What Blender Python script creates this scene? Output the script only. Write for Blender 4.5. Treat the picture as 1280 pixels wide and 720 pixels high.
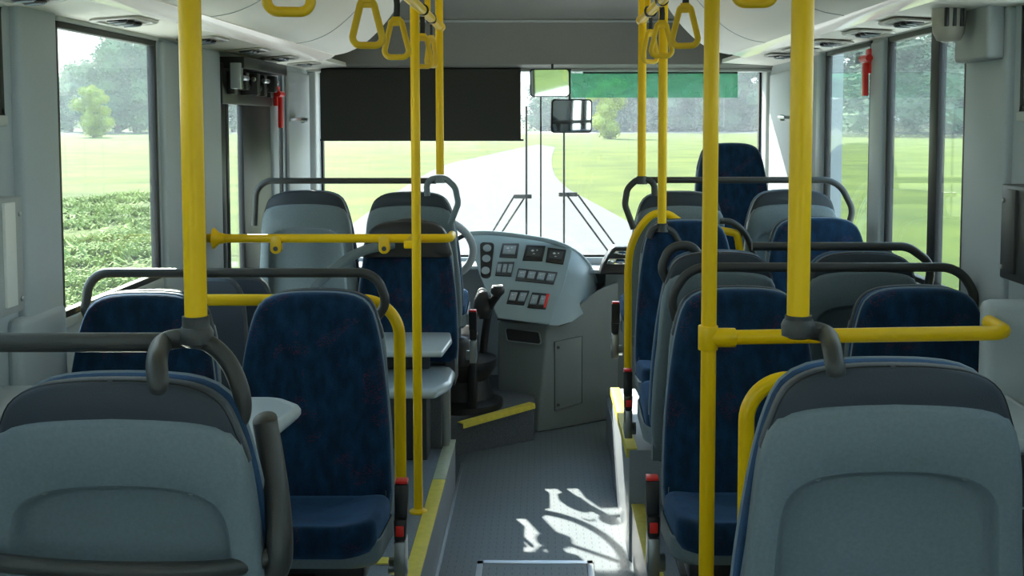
import bpy, bmesh, math, random
from mathutils import Vector, Matrix
random.seed(7)
R = math.radians
for _o in list(bpy.data.objects):
    bpy.data.objects.remove(_o)
sc = bpy.context.scene
COL = sc.collection

# ------------------------------------------------------------------ camera
F = 1400.0; PPX = 675.0; PPY = 245.0; PITCH = R(3.9); CAM = Vector((0, 0, 1.6))
cam = bpy.data.cameras.new('camera'); co = bpy.data.objects.new('camera', cam); COL.objects.link(co)
co.location = CAM; co.rotation_euler = (R(90) - PITCH, 0, 0)
cam.sensor_width = 36.0; cam.lens = F / 1280 * 36.0
cam.shift_x = (640 - PPX) / 1280; cam.shift_y = (PPY - 360) / 1280
cam.clip_start = 0.05; cam.clip_end = 3000
sc.camera = co

# ------------------------------------------------------------------ world, sun, exposure
SKY_STRENGTH = 2.3; SUN_STRENGTH = 13.0; EXPOSURE = 0.85; STRIP_GLOW = 0.12
w = bpy.data.worlds.new('sky'); sc.world = w; w.use_nodes = True
nt = w.node_tree; nt.nodes.clear()
wo = nt.nodes.new('ShaderNodeOutputWorld'); bg = nt.nodes.new('ShaderNodeBackground')
tc = nt.nodes.new('ShaderNodeTexCoord'); sx = nt.nodes.new('ShaderNodeSeparateXYZ'); cr = nt.nodes.new('ShaderNodeValToRGB')
nt.links.new(tc.outputs['Generated'], sx.inputs[0]); nt.links.new(sx.outputs['Z'], cr.inputs[0])
nt.links.new(cr.outputs[0], bg.inputs[0]); nt.links.new(bg.outputs[0], wo.inputs[0])
cr.color_ramp.elements[0].position = 0.0; cr.color_ramp.elements[0].color = (0.78, 0.88, 0.93, 1)
cr.color_ramp.elements[1].position = 0.6; cr.color_ramp.elements[1].color = (0.42, 0.63, 0.92, 1)
e = cr.color_ramp.elements.new(0.12); e.color = (0.80, 0.90, 0.96, 1)
bg.inputs[1].default_value = SKY_STRENGTH
SUN_AZ = 24.0; SUN_EL = 32.5          # azimuth: degrees to the left of straight ahead
sl = bpy.data.lights.new('sun', 'SUN'); sl.energy = SUN_STRENGTH; sl.angle = R(0.6); sl.color = (1.0, 0.94, 0.84)
so = bpy.data.objects.new('sun', sl); COL.objects.link(so); so.location = (-8, 8, 12)
_d = Vector((math.sin(R(SUN_AZ)) * math.cos(R(SUN_EL)), -math.cos(R(SUN_AZ)) * math.cos(R(SUN_EL)), -math.sin(R(SUN_EL))))
so.rotation_euler = _d.to_track_quat('-Z', 'Y').to_euler()
sc.view_settings.view_transform = 'Standard'; sc.view_settings.look = 'None'
sc.view_settings.gamma = 1.0; sc.view_settings.use_curve_mapping = False; sc.view_settings.exposure = EXPOSURE
sc.cycles.use_denoising = True; sc.cycles.max_bounces = 12; sc.cycles.diffuse_bounces = 6; sc.cycles.transparent_max_bounces = 16
sc.cycles.sample_clamp_indirect = 8.0

# ------------------------------------------------------------------ photo point -> place
def ray(px, py):
    u = (px - PPX) / F; v = -(py - PPY) / F
    c, s = math.cos(PITCH), math.sin(PITCH)
    return Vector((u, c + v * s, -s + v * c))
def at(px, py, Y):
    d = ray(px, py); return CAM + d * (Y / d.y)
def gp(px, py, z):
    d = ray(px, py); return CAM + d * ((z - CAM.z) / d.z)
def on_plane(px, py, p, n):
    d = ray(px, py); return CAM + d * ((p - CAM).dot(n) / d.dot(n))

# ------------------------------------------------------------------ materials
def mat(name, color, rough=0.5, metal=0.0, spec=0.5, noise=None, bump=None, coat=0.0, sheen=0.0):
    """noise=(scale, amount) varies the colour, bump=(scale, strength)"""
    m = bpy.data.materials.new(name); m.use_nodes = True
    n = m.node_tree; b = n.nodes['Principled BSDF']
    c = (*color, 1)
    b.inputs['Base Color'].default_value = c; b.inputs['Roughness'].default_value = rough
    b.inputs['Metallic'].default_value = metal; b.inputs['Specular IOR Level'].default_value = spec
    b.inputs['Coat Weight'].default_value = coat; b.inputs['Sheen Weight'].default_value = sheen
    t = n.nodes.new('ShaderNodeTexCoord')
    if noise:
        x = n.nodes.new('ShaderNodeTexNoise'); x.inputs['Scale'].default_value = noise[0]; x.inputs['Detail'].default_value = 4
        r = n.nodes.new('ShaderNodeValToRGB')
        a = noise[1]
        r.color_ramp.elements[0].position = .3; r.color_ramp.elements[1].position = .7
        r.color_ramp.elements[0].color = (*[k * (1 - a) for k in color], 1); r.color_ramp.elements[1].color = (*[min(1, k * (1 + a)) for k in color], 1)
        n.links.new(t.outputs['Object'], x.inputs['Vector']); n.links.new(x.outputs['Fac'], r.inputs[0]); n.links.new(r.outputs[0], b.inputs['Base Color'])
    if bump:
        x = n.nodes.new('ShaderNodeTexNoise'); x.inputs['Scale'].default_value = bump[0]; x.inputs['Detail'].default_value = 2
        bm_ = n.nodes.new('ShaderNodeBump'); bm_.inputs['Strength'].default_value = bump[1]; bm_.inputs['Distance'].default_value = 0.002
        n.links.new(t.outputs['Object'], x.inputs['Vector']); n.links.new(x.outputs['Fac'], bm_.inputs['Height']); n.links.new(bm_.outputs[0], b.inputs['Normal'])
    return m

M = {}
M['yellow'] = mat('yellow_powder_coat', (0.93, 0.57, 0.0), 0.35, noise=(6, .05), spec=.35)
M['yellow_plastic'] = mat('yellow_plastic', (0.85, 0.52, 0.01), 0.35)
M['rail'] = mat('charcoal_rail', (0.040, 0.042, 0.040), 0.42, bump=(600, .3))
M['shell'] = mat('grey_seat_shell', (0.15, 0.195, 0.22), 0.45, noise=(180, .07), bump=(700, .35))
M['head'] = mat('dark_leatherette', (0.022, 0.033, 0.047), 0.55, bump=(500, .4), sheen=.1)
M['rim_lit'] = mat('pale_lit_rim', (0.20, 0.25, 0.30), 0.45)
M['wall'] = mat('grey_wall_plastic', (0.42, 0.475, 0.515), 0.5, noise=(300, .04))
M['wall2'] = mat('wall_cover', (0.38, 0.41, 0.42), 0.55, noise=(300, .05))
M['sill'] = mat('pale_sill', (0.50, 0.52, 0.50), 0.5)
M['ceil'] = mat('cream_ceiling', (0.86, 0.81, 0.72), 0.5, noise=(3, .02))
M['soffit'] = mat('cream_soffit', (0.82, 0.78, 0.68), 0.5)
M['strip'] = mat('glossy_glow_strip', (0.78, 0.78, 0.72), 0.12)
_b = M['strip'].node_tree.nodes['Principled BSDF']; _b.inputs['Emission Color'].default_value = (1, .98, .90, 1); _b.inputs['Emission Strength'].default_value = STRIP_GLOW  # faint glow added to the strips to brighten the ceiling
M['header'] = mat('taupe_header', (0.26, 0.25, 0.225), 0.6, noise=(200, .06))
M['black'] = mat('black_plastic', (0.015, 0.015, 0.016), 0.4)
M['gasket'] = mat('black_gasket', (0.01, 0.01, 0.01), 0.5)
M['dark'] = mat('dark_grey_plastic', (0.05, 0.055, 0.06), 0.45)
M['blind'] = mat('blind_fabric', (0.032, 0.032, 0.026), 0.8, noise=(120, .2))
M['steel'] = mat('brushed_steel', (0.45, 0.47, 0.48), 0.3, 1.0)
M['red'] = mat('red_plastic', (0.80, 0.025, 0.02), 0.35)
M['table'] = mat('pale_table_laminate', (0.50, 0.58, 0.64), 0.22)
M['dash'] = mat('dash_plastic', (0.29, 0.38, 0.415), 0.45, noise=(400, .04))
M['cab'] = mat('console_plastic', (0.20, 0.235, 0.235), 0.5, noise=(300, .10))
M['strip_yellow'] = mat('yellow_step_nosing', (0.72, 0.60, 0.08), 0.5, noise=(40, .08))
M['strip_lit'] = mat('lit_step_nosing', (0.45, 0.50, 0.36), 0.4, noise=(40, .08))  # light on the nosing's front end put into a paler colour
M['trim'] = mat('aluminium_trim', (0.5, 0.52, 0.54), 0.35, 0.9)
M['white'] = mat('white_plastic', (0.75, 0.76, 0.74), 0.4)
M['beige'] = mat('beige_housing', (0.42, 0.40, 0.35), 0.3)
M['screen'] = mat('switch_grey', (0.30, 0.36, 0.40), 0.4)
M['mirror'] = mat('mirror_glass', (0.85, 0.87, 0.86), 0.03, 1.0)
M['bark'] = mat('bark', (0.12, 0.09, 0.06), 0.9, noise=(10, .3))
M['post'] = mat('weathered_paint', (0.7, 0.72, 0.7), 0.7)

def fabric():
    m = bpy.data.materials.new('blue_seat_fabric'); m.use_nodes = True
    n = m.node_tree; b = n.nodes['Principled BSDF']; L = n.links.new
    b.inputs['Roughness'].default_value = .85; b.inputs['Sheen Weight'].default_value = .5; b.inputs['Sheen Roughness'].default_value = .4
    b.inputs['Sheen Tint'].default_value = (.25, .5, .95, 1); b.inputs['Specular IOR Level'].default_value = .15
    t = n.nodes.new('ShaderNodeTexCoord')
    x = n.nodes.new('ShaderNodeTexNoise'); x.inputs['Scale'].default_value = 38; x.inputs['Detail'].default_value = 8
    mp = n.nodes.new('ShaderNodeMapping'); mp.inputs['Scale'].default_value = (1, 1, .45)
    L(t.outputs['Object'], mp.inputs[0]); L(mp.outputs[0], x.inputs['Vector'])
    r = n.nodes.new('ShaderNodeValToRGB'); r.color_ramp.elements[0].position = .35; r.color_ramp.elements[1].position = .68
    r.color_ramp.elements[0].color = (.005, .018, .042, 1); r.color_ramp.elements[1].color = (.009, .040, .092, 1)
    L(x.outputs['Fac'], r.inputs[0])
    # fine thread speckle
    x2 = n.nodes.new('ShaderNodeTexNoise'); x2.inputs['Scale'].default_value = 350; L(t.outputs['Object'], x2.inputs['Vector'])
    mx = n.nodes.new('ShaderNodeMix'); mx.data_type = 'RGBA'; mx.blend_type = 'OVERLAY'; mx.inputs[0].default_value = .6
    L(r.outputs[0], mx.inputs[6]); L(x2.outputs['Color'], mx.inputs[7])
    # small red scribbles woven into the cloth
    wv = n.nodes.new('ShaderNodeTexWave'); wv.inputs['Scale'].default_value = 28; wv.inputs['Distortion'].default_value = 14; wv.inputs['Detail'].default_value = 3
    wv.inputs['Detail Scale'].default_value = 3; wv.bands_direction = 'Z'
    L(t.outputs['Object'], wv.inputs['Vector'])
    g1 = n.nodes.new('ShaderNodeMath'); g1.operation = 'GREATER_THAN'; g1.inputs[1].default_value = .93; L(wv.outputs['Fac'], g1.inputs[0])
    x3 = n.nodes.new('ShaderNodeTexNoise'); x3.inputs['Scale'].default_value = 13; x3.inputs['Detail'].default_value = 1; L(t.outputs['Object'], x3.inputs['Vector'])
    g2 = n.nodes.new('ShaderNodeMath'); g2.operation = 'GREATER_THAN'; g2.inputs[1].default_value = .62; L(x3.outputs['Fac'], g2.inputs[0])
    mu = n.nodes.new('ShaderNodeMath'); mu.operation = 'MULTIPLY'; L(g1.outputs[0], mu.inputs[0]); L(g2.outputs[0], mu.inputs[1])
    mm = n.nodes.new('ShaderNodeMath'); mm.operation = 'MULTIPLY'; mm.inputs[1].default_value = .55; L(mu.outputs[0], mm.inputs[0])
    m2 = n.nodes.new('ShaderNodeMix'); m2.data_type = 'RGBA'; L(mm.outputs[0], m2.inputs[0]); L(mx.outputs[2], m2.inputs[6]); m2.inputs[7].default_value = (.14, .02, .03, 1)
    L(m2.outputs[2], b.inputs['Base Color'])
    bp = n.nodes.new('ShaderNodeBump'); bp.inputs['Strength'].default_value = .5; bp.inputs['Distance'].default_value = .002; L(x2.outputs['Fac'], bp.inputs['Height']); L(bp.outputs[0], b.inputs['Normal'])
    return m
M['fabric'] = fabric()

def floor_mat():
    m = bpy.data.materials.new('speckled_floor_vinyl'); m.use_nodes = True
    n = m.node_tree; b = n.nodes['Principled BSDF']; L = n.links.new
    b.inputs['Roughness'].default_value = .42
    t = n.nodes.new('ShaderNodeTexCoord')
    x = n.nodes.new('ShaderNodeTexNoise'); x.inputs['Scale'].default_value = 260; x.inputs['Detail'].default_value = 3; L(t.outputs['Object'], x.inputs['Vector'])
    r = n.nodes.new('ShaderNodeValToRGB'); r.color_ramp.elements[0].position = .35; r.color_ramp.elements[1].position = .75
    r.color_ramp.elements[0].color = (.10, .125, .145, 1); r.color_ramp.elements[1].color = (.22, .26, .29, 1); L(x.outputs['Fac'], r.inputs[0])
    # rows of small tread dashes
    sx_ = n.nodes.new('ShaderNodeSeparateXYZ'); L(t.outputs['Object'], sx_.inputs[0])
    def tri(sock, f):
        a = n.nodes.new('ShaderNodeMath'); a.operation = 'MULTIPLY'; a.inputs[1].default_value = f; L(sock, a.inputs[0])
        c = n.nodes.new('ShaderNodeMath'); c.operation = 'FRACT'; L(a.outputs[0], c.inputs[0]); return c.outputs[0]
    def gt(s_, v):
        a = n.nodes.new('ShaderNodeMath'); a.operation = 'LESS_THAN'; a.inputs[1].default_value = v; L(s_, a.inputs[0]); return a.outputs[0]
    m1 = n.nodes.new('ShaderNodeMath'); m1.operation = 'MULTIPLY'; L(gt(tri(sx_.outputs[0], 36), .16), m1.inputs[0]); L(gt(tri(sx_.outputs[1], 22), .45), m1.inputs[1])
    mx = n.nodes.new('ShaderNodeMix'); mx.data_type = 'RGBA'
    m3 = n.nodes.new('ShaderNodeMath'); m3.operation = 'MULTIPLY'; m3.inputs[1].default_value = .6; L(m1.outputs[0], m3.inputs[0])
    L(m3.outputs[0], mx.inputs[0]); L(r.outputs[0], mx.inputs[6]); mx.inputs[7].default_value = (.05, .065, .08, 1)
    L(mx.outputs[2], b.inputs['Base Color'])
    bp = n.nodes.new('ShaderNodeBump'); bp.inputs['Strength'].default_value = .4; bp.inputs['Distance'].default_value = .002; L(x.outputs['Fac'], bp.inputs['Height']); L(bp.outputs[0], b.inputs['Normal'])
    return m
M['floor'] = floor_mat()
M['platform'] = mat('platform_vinyl', (0.13, 0.165, 0.20), 0.5, noise=(260, .3), bump=(300, .3))
M['riser'] = mat('grey_riser', (0.26, 0.29, 0.32), 0.45, noise=(200, .08))
M['carpet'] = mat('speckled_step_carpet', (0.10, 0.115, 0.13), 0.9, noise=(250, .5))

def glass(name, tint, dirt, refl=.9):
    m = bpy.data.materials.new(name); m.use_nodes = True
    n = m.node_tree; n.nodes.clear(); L = n.links.new
    o = n.nodes.new('ShaderNodeOutputMaterial'); t = n.nodes.new('ShaderNodeBsdfTransparent'); t.inputs[0].default_value = (*tint, 1)
    g = n.nodes.new('ShaderNodeBsdfGlossy'); g.inputs['Roughness'].default_value = .01; g.inputs[0].default_value = (refl, refl, refl, 1)
    lw = n.nodes.new('ShaderNodeLayerWeight'); lw.inputs['Blend'].default_value = .5
    pw = n.nodes.new('ShaderNodeMath'); pw.operation = 'POWER'; pw.inputs[1].default_value = 4.0; L(lw.outputs['Facing'], pw.inputs[0])
    f = n.nodes.new('ShaderNodeMath'); f.operation = 'MULTIPLY_ADD'; f.inputs[1].default_value = .45; f.inputs[2].default_value = .025; L(pw.outputs[0], f.inputs[0])
    tr = n.nodes.new('ShaderNodeBsdfTranslucent'); tr.inputs[0].default_value = (.9, .95, 1, 1)
    m1 = n.nodes.new('ShaderNodeMixShader'); m2 = n.nodes.new('ShaderNodeMixShader')
    tcx = n.nodes.new('ShaderNodeTexCoord'); nz = n.nodes.new('ShaderNodeTexNoise'); nz.inputs['Scale'].default_value = 5; nz.inputs['Detail'].default_value = 5
    mr = n.nodes.new('ShaderNodeMapRange'); mr.inputs[3].default_value = dirt * .6; mr.inputs[4].default_value = dirt * 1.4
    L(tcx.outputs['Object'], nz.inputs['Vector']); L(nz.outputs['Fac'], mr.inputs[0]); L(mr.outputs[0], m1.inputs[0])
    L(t.outputs[0], m1.inputs[1]); L(tr.outputs[0], m1.inputs[2])
    L(f.outputs[0], m2.inputs[0]); L(m1.outputs[0], m2.inputs[1]); L(g.outputs[0], m2.inputs[2]); L(m2.outputs[0], o.inputs[0])
    return m
M['glass_side'] = glass('side_window_glass', (.90, .96, .93), .012)
M['glass_front'] = glass('windscreen_glass', (.95, .98, .97), .004)
M['sunband'] = glass('green_sun_band', (.22, .55, .36), .12)

# ------------------------------------------------------------------ mesh helpers
def tag(o, label=None, cat=None, group=None, kind=None):
    if label: o['label'] = label
    if cat: o['category'] = cat
    if group: o['group'] = group
    if kind: o['kind'] = kind
    return o
def thing(name, loc, label, cat, group=None, kind=None):
    o = bpy.data.objects.new(name, None); COL.objects.link(o); o.location = loc; o.empty_display_size = .1
    return tag(o, label, cat, group, kind)
def wpos(o):
    v = Vector((0, 0, 0))
    while o is not None:
        v += o.location; o = o.parent
    return v
def fillet(pts, r, closed=False, seg=8):
    pts = [Vector(p) for p in pts]; n = len(pts); out = []
    rr = r if isinstance(r, (list, tuple)) else [r] * n
    for i in range(n):
        if not closed and i in (0, n - 1):
            out.append(pts[i]); continue
        a, b, c = pts[i - 1], pts[i], pts[(i + 1) % n]
        u, v = a - b, c - b; la, lc = u.length, v.length
        if la < 1e-6 or lc < 1e-6: continue
        u /= la; v /= lc; ang = u.angle(v, 0)
        if ang > 3.10 or rr[i] <= 0:
            out.append(b); continue
        t = min(rr[i] / math.tan(ang / 2), la * .49, lc * .49); rad = t * math.tan(ang / 2)
        cen = b + (u + v).normalized() * (rad / math.sin(ang / 2))
        p0, p1 = b + u * t, b + v * t
        w0, w1 = p0 - cen, p1 - cen; th = w0.angle(w1, 0)
        for k in range(seg + 1):
            f = k / seg
            out.append(cen + (w0 * math.sin((1 - f) * th) + w1 * math.sin(f * th)) / math.sin(th) if th > 1e-4 else p0.lerp(p1, f))
    return out
def spline(pts, n=6):
    pts = [Vector(p) for p in pts]; out = []
    P = [pts[0] * 2 - pts[1]] + pts + [pts[-1] * 2 - pts[-2]]
    for i in range(1, len(P) - 2):
        for k in range(n):
            t = k / n; a, b, c, d = P[i - 1], P[i], P[i + 1], P[i + 2]
            out.append(.5 * ((2 * b) + (c - a) * t + (2 * a - 5 * b + 4 * c - d) * t * t + (3 * b - a - 3 * c + d) * t ** 3))
    out.append(pts[-1]); return out

class MB:
    def __init__(s): s.v = []; s.f = []; s.mi = []; s.cur = 0
    def mesh(s, vs, fs):
        o = len(s.v); s.v += [tuple(v) for v in vs]
        for f in fs: s.f.append(tuple(i + o for i in f)); s.mi.append(s.cur)
        return s
    def box(s, x0, x1, y0, y1, z0, z1):
        x0, x1 = sorted((x0, x1)); y0, y1 = sorted((y0, y1)); z0, z1 = sorted((z0, z1))
        return s.mesh([(x, y, z) for x in (x0, x1) for y in (y0, y1) for z in (z0, z1)],
                      [(0, 1, 3, 2), (4, 6, 7, 5), (0, 4, 5, 1), (2, 3, 7, 6), (0, 2, 6, 4), (1, 5, 7, 3)])
    def loft(s, rings, cap=True, closed=True):
        n = len(rings[0]); vs = [p for r in rings for p in r]; fs = []
        for i in range(len(rings) - 1):
            for j in range(n if closed else n - 1):
                k = (j + 1) % n
                fs.append((i * n + j, i * n + k, (i + 1) * n + k, (i + 1) * n + j))
        if cap:
            fs.append(tuple(reversed(range(n)))); fs.append(tuple((len(rings) - 1) * n + j for j in range(n)))
        return s.mesh(vs, fs)
    def prism(s, poly, off):
        off = Vector(off); a = [Vector(p) for p in poly]
        return s.loft([a, [p + off for p in a]])
    def tube(s, pts, r, seg=14, closed=False, sx=1.0, radii=None, up=None):
        pts = [Vector(p) for p in pts]; n = len(pts); rings = []
        T = []
        for i in range(n):
            a = pts[(i - 1) % n] if (closed or i > 0) else pts[i]; b = pts[(i + 1) % n] if (closed or i < n - 1) else pts[i]
            T.append((b - a).normalized())
        ref = Vector(up) if up else (Vector((0, 0, 1)) if abs(T[0].z) < .9 else Vector((0, 1, 0)))
        u = (ref - T[0] * ref.dot(T[0])).normalized()
        for i in range(n):
            u = (u - T[i] * u.dot(T[i])).normalized(); v = T[i].cross(u); q = radii[i] if radii else r
            rings.append([pts[i] + u * (math.cos(2 * math.pi * k / seg) * q * sx) + v * (math.sin(2 * math.pi * k / seg) * q) for k in range(seg)])
        if closed:
            rings.append(rings[0]); return s.loft(rings, cap=False)
        return s.loft(rings)
    def cyl(s, p0, p1, r, seg=20, r1=None):
        return s.tube([p0, p1], r, seg, radii=[r, r if r1 is None else r1])
    def lathe(s, c, prof, seg=24, axis='z'):
        rings = []
        for (r, h) in prof:
            ring = []
            for k in range(seg):
                a = 2 * math.pi * k / seg; p = (r * math.cos(a), r * math.sin(a), h)
                if axis == 'y': p = (p[0], p[2], p[1])
                if axis == 'x': p = (p[2], p[0], p[1])
                ring.append(Vector(c) + Vector(p))
            rings.append(ring)
        return s.loft(rings)
    def build(s, name, m, parent=None, bevel=0.0, smooth=True, angle=40, local=False, seg=2):
        me = bpy.data.meshes.new(name); me.from_pydata(s.v, [], s.f)
        ms = m if isinstance(m, (list, tuple)) else [m]
        for k in ms: me.materials.append(M[k] if isinstance(k, str) else k)
        if len(ms) > 1:
            for p, i in zip(me.polygons, s.mi): p.material_index = i
        bm = bmesh.new(); bm.from_mesh(me)
        bmesh.ops.remove_doubles(bm, verts=bm.verts, dist=1e-5)
        bmesh.ops.recalc_face_normals(bm, faces=bm.faces)
        if bevel > 0:
            ed = [e for e in bm.edges if len(e.link_faces) == 2 and e.calc_face_angle(0) > R(30)]
            bmesh.ops.bevel(bm, geom=ed, offset=bevel, segments=seg, profile=.5, affect='EDGES', clamp_overlap=True)
        bm.to_mesh(me); bm.free()
        if smooth:
            me.shade_smooth(); me.set_sharp_from_angle(angle=R(angle))
        o = bpy.data.objects.new(name, me); COL.objects.link(o)
        if parent is not None:
            o.parent = parent
            if not local:
                p = wpos(parent)
                me.transform(Matrix.Translation(-p))
        return o
def structure(o, label=None):
    o['kind'] = 'structure'
    if label: o['label'] = label
    return o
def origin_to(o, loc):
    loc = Vector(loc); o.data.transform(Matrix.Translation(-loc)); o.location = loc; return o
def base_of(o):
    """move a one-mesh thing's origin to the middle of its underside"""
    vs = [v.co for v in o.data.vertices]
    xs = [v.x for v in vs]; ys = [v.y for v in vs]; zs = [v.z for v in vs]
    return origin_to(o, ((min(xs) + max(xs)) / 2, (min(ys) + max(ys)) / 2, min(zs)))

# ------------------------------------------------------------------ outline helpers (x, z plane)
def mirror_outline(right):
    """right: points from top centre down the right side; returns closed polygon"""
    r = spline([(x, 0, z) for x, z in right], 5); l = [Vector((-p.x, 0, p.z)) for p in reversed(r)]
    return [(p.x, p.z) for p in r] + [(p.x, p.z) for p in l[:-1]]
def polar(poly, c, N=80):
    """resample a star-shaped polygon by angle around c"""
    out = []
    n = len(poly)
    for k in range(N):
        a = 2 * math.pi * k / N; dx, dz = math.sin(a), math.cos(a); best = 0
        for i in range(n):
            x0, z0 = poly[i][0] - c[0], poly[i][1] - c[1]; x1, z1 = poly[(i + 1) % n][0] - c[0], poly[(i + 1) % n][1] - c[1]
            ex, ez = x1 - x0, z1 - z0; den = dx * ez - dz * ex
            if abs(den) < 1e-12: continue
            t = (x0 * ez - z0 * ex) / den; u = (x0 * dz - z0 * dx) / den
            if t > 0 and -1e-6 <= u <= 1 + 1e-6: best = max(best, t)
        out.append((c[0] + dx * best, c[1] + dz * best))
    return out
def scaled(pts, c, s): return [(c[0] + (x - c[0]) * s, c[1] + (z - c[1]) * s) for x, z in pts]
def rrect(w_, d_, r, n=6):
    """rounded rectangle polygon centred on 0"""
    out = []
    for (cx, cy, a0) in ((w_ - r, d_ - r, 0), (-w_ + r, d_ - r, 90), (-w_ + r, -d_ + r, 180), (w_ - r, -d_ + r, 270)):
        for k in range(n + 1):
            a = R(a0 + 90 * k / n); out.append((cx + r * math.cos(a), cy + r * math.sin(a)))
    return out

# ================================================================== SETTING
XL, XR = -1.25, 1.21           # inner faces of the side walls
PLAT = 0.21                    # seat platforms above the aisle floor
ZC = 2.26                      # ceiling
YF = 6.15                      # windscreen plane
GZ = -0.45                     # the ground outside

f = MB(); f.box(-0.42, 0.40, -0.6, 6.3, -0.06, 0); f.box(-1.25, 1.24, 4.7, 6.3, -0.06, -0.001)
structure(f.build('floor', 'floor'), 'dark speckled vinyl aisle floor with rows of tread dashes')
# left and right raised seat platforms
f = MB(); f.box(-1.30, -0.371, -3.2, 4.78, -0.05, PLAT)
structure(f.build('floor_platform_left', ['platform'], bevel=.003), 'raised blue-grey floor under the left seats')
f = MB(); f.box(0.337, 1.24, -3.2, 5.55, -0.05, PLAT)
structure(f.build('floor_platform_right', ['platform'], bevel=.003), 'raised blue-grey floor under the right seats')
f = MB(); f.box(-0.371, -0.368, -3.2, 4.78, 0, PLAT - .004)
structure(f.build('baseboard_left', 'riser'), 'grey riser of the left platform')
f = MB(); f.box(0.333, 0.337, -3.2, 5.55, 0, PLAT - .004)
structure(f.build('baseboard_right', 'riser'), 'pale grey riser of the right platform')
f = MB(); f.box(-0.366, -0.356, -3.2, 5.1, 0, .012)
structure(f.build('trim_1', 'trim'), 'thin bright trim along the foot of the left riser')

# side walls ------------------------------------------------------
def side_wall(name, X, sgn, wins, y0, y1, ztop):
    """wins: list of (ya, yb, za, zb)"""
    m = MB(); xo = X + sgn * .02
    ys = sorted(set([y0, y1] + [q for wn in wins for q in wn[:2]]))
    for a, b in zip(ys[:-1], ys[1:]):
        wn = [q for q in wins if q[0] <= a + 1e-6 and q[1] >= b - 1e-6]
        if not wn: m.box(X, xo, a, b, -.3, ztop)
        else:
            m.box(X, xo, a, b, -.3, wn[0][2]); m.box(X, xo, a, b, wn[0][3], ztop)
    return m.build(name, 'wall')
LW = [(.35, 2.615, 1.61, 1.86), (2.90, 3.66, 1.08, 1.855), (4.36, 5.16, 0.0, 1.82), (5.30, 5.44, .95, 1.86), (-3.0, -1.6, 1.05, 1.86), (-1.4, .15, 1.05, 1.86)]
def yr(px): return F * XR / (px - PPX)
RW = [(.35, yr(1274), 1.62, 1.885), (yr(1207), yr(1108), 1.08, 1.885), (yr(1088), yr(1031), 1.08, 1.885), (-3.0, -1.6, 1.05, 1.86), (-1.4, .15, 1.05, 1.86)]
structure(side_wall('wall_left', XL, -1, LW, -3.2, 6.3, 2.3), 'grey plastic left side wall')
structure(side_wall('wall_right', XR, 1, RW, -3.2, 4.87, 2.3), 'grey plastic right side wall')
m = MB(); m.box(1.24, 1.31, 4.86, 6.3, -.3, 2.3)
structure(m.build('wall_right_front', 'wall2'), 'grey wall panel beside the front door')
# pillars
def pillar(name, X, sgn, ya, yb, za, zb, d, label, mm='wall'):
    m = MB(); m.box(X + sgn * .02, X - sgn * d, ya, yb, za, zb)
    return structure(m.build(name, mm, bevel=.012, seg=3), label)
pillar('wall_pillar_left', XL, -1, 2.66, 2.87, .0, 1.88, .022, 'wide grey pillar in front of the left window')
pillar('wall_pillar_left', XL, -1, 3.69, 3.86, .0, 1.86, .018, 'narrow blue-grey pillar behind the left window')
pillar('wall_pillar_left', XL, -1, 3.90, 4.02, .0, 1.86, .05, 'dark grey post before the left door', 'header')
pillar('wall_pillar_left', XL, -1, 4.06, 4.34, .0, 1.86, .02, 'grey door pillar on the left')
pillar('wall_pillar_left', XL, -1, 5.18, 5.29, .0, 1.86, .02, 'grey pillar holding the left red hammer')
pillar('wall_pillar_right', XR, 1, 2.87, 3.155, .0, 1.89, .02, 'wide blue-grey pillar on the right')
pillar('wall_pillar_right', XR, 1, 3.93, 4.07, .0, 1.88, .018, 'blue-grey pillar between the right windows')
pillar('wall_pillar_right', XR, 1, 4.78, 4.86, .0, 1.88, .018, 'blue-grey pillar at the end of the right windows')
m = MB(); m.box(1.145, 1.195, 2.89, 3.12, 1.755, 1.91)
structure(m.build('trim_2', 'wall2', bevel=.012, seg=3), 'taupe cover box at the top of the right pillar')
# ledges under the windows and lower liner
m = MB(); m.box(XL - .01, XL + .03, 2.60, 2.87, .2, 1.13); m.box(XL - .01, XL + .12, -3.2, 2.56, .2, .99)
structure(m.build('trim_3', 'wall', bevel=.02, seg=3), 'grey ledge along the left wall')
m = MB(); m.box(XR + .01, XR - .06, -3.2, 2.74, .2, 1.00)
structure(m.build('trim_4', 'wall', bevel=.02, seg=3), 'grey ledge along the right wall')
m = MB(); m.box(.985, XR + .01, 2.44, 2.50, .2, 1.20)
structure(m.build('trim_18', 'wall', bevel=.02, seg=3), 'grey wall panel step carrying the end of the right yellow bar')
# windows ---------------------------------------------------------
def window(name, X, sgn, ya, yb, za, zb, label, mull=None, gk=.018):
    root = thing(name, (X, (ya + yb) / 2, za), label, None, None, 'structure')
    m = MB(); x0, x1 = X - sgn * .004, X + sgn * .022
    m.box(x0, x1, ya, ya + gk, za, zb); m.box(x0, x1, yb - gk, yb, za, zb); m.box(x0, x1, ya, yb, za, za + gk); m.box(x0, x1, ya, yb, zb - gk, zb)
    if mull: m.box(x0, x1, mull[0], mull[1], za, zb)
    m.build('window_frame', 'gasket', root, bevel=.003)
    g = MB(); g.box(X + sgn * .006, X + sgn * .010, ya, yb, za, zb); g.build('pane', 'glass_side', root, smooth=False)
    s = MB(); s.box(X - sgn * .012, X + sgn * .01, ya, yb, za - .025, za); s.box(X - sgn * .012, X + sgn * .01, ya, yb, zb, zb + .02)
    s.build('window_sill', 'sill', root, bevel=.004)
    return root
window('window_1', XL, -1, *LW[1], 'large left side window onto the weedy bank')
window('window_2', XL, -1, *LW[0], 'small high window at the left edge')
window('window_3', XR, 1, *RW[1], 'right side window split by a dark upright', mull=(yr(1172), yr(1162)))
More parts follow.
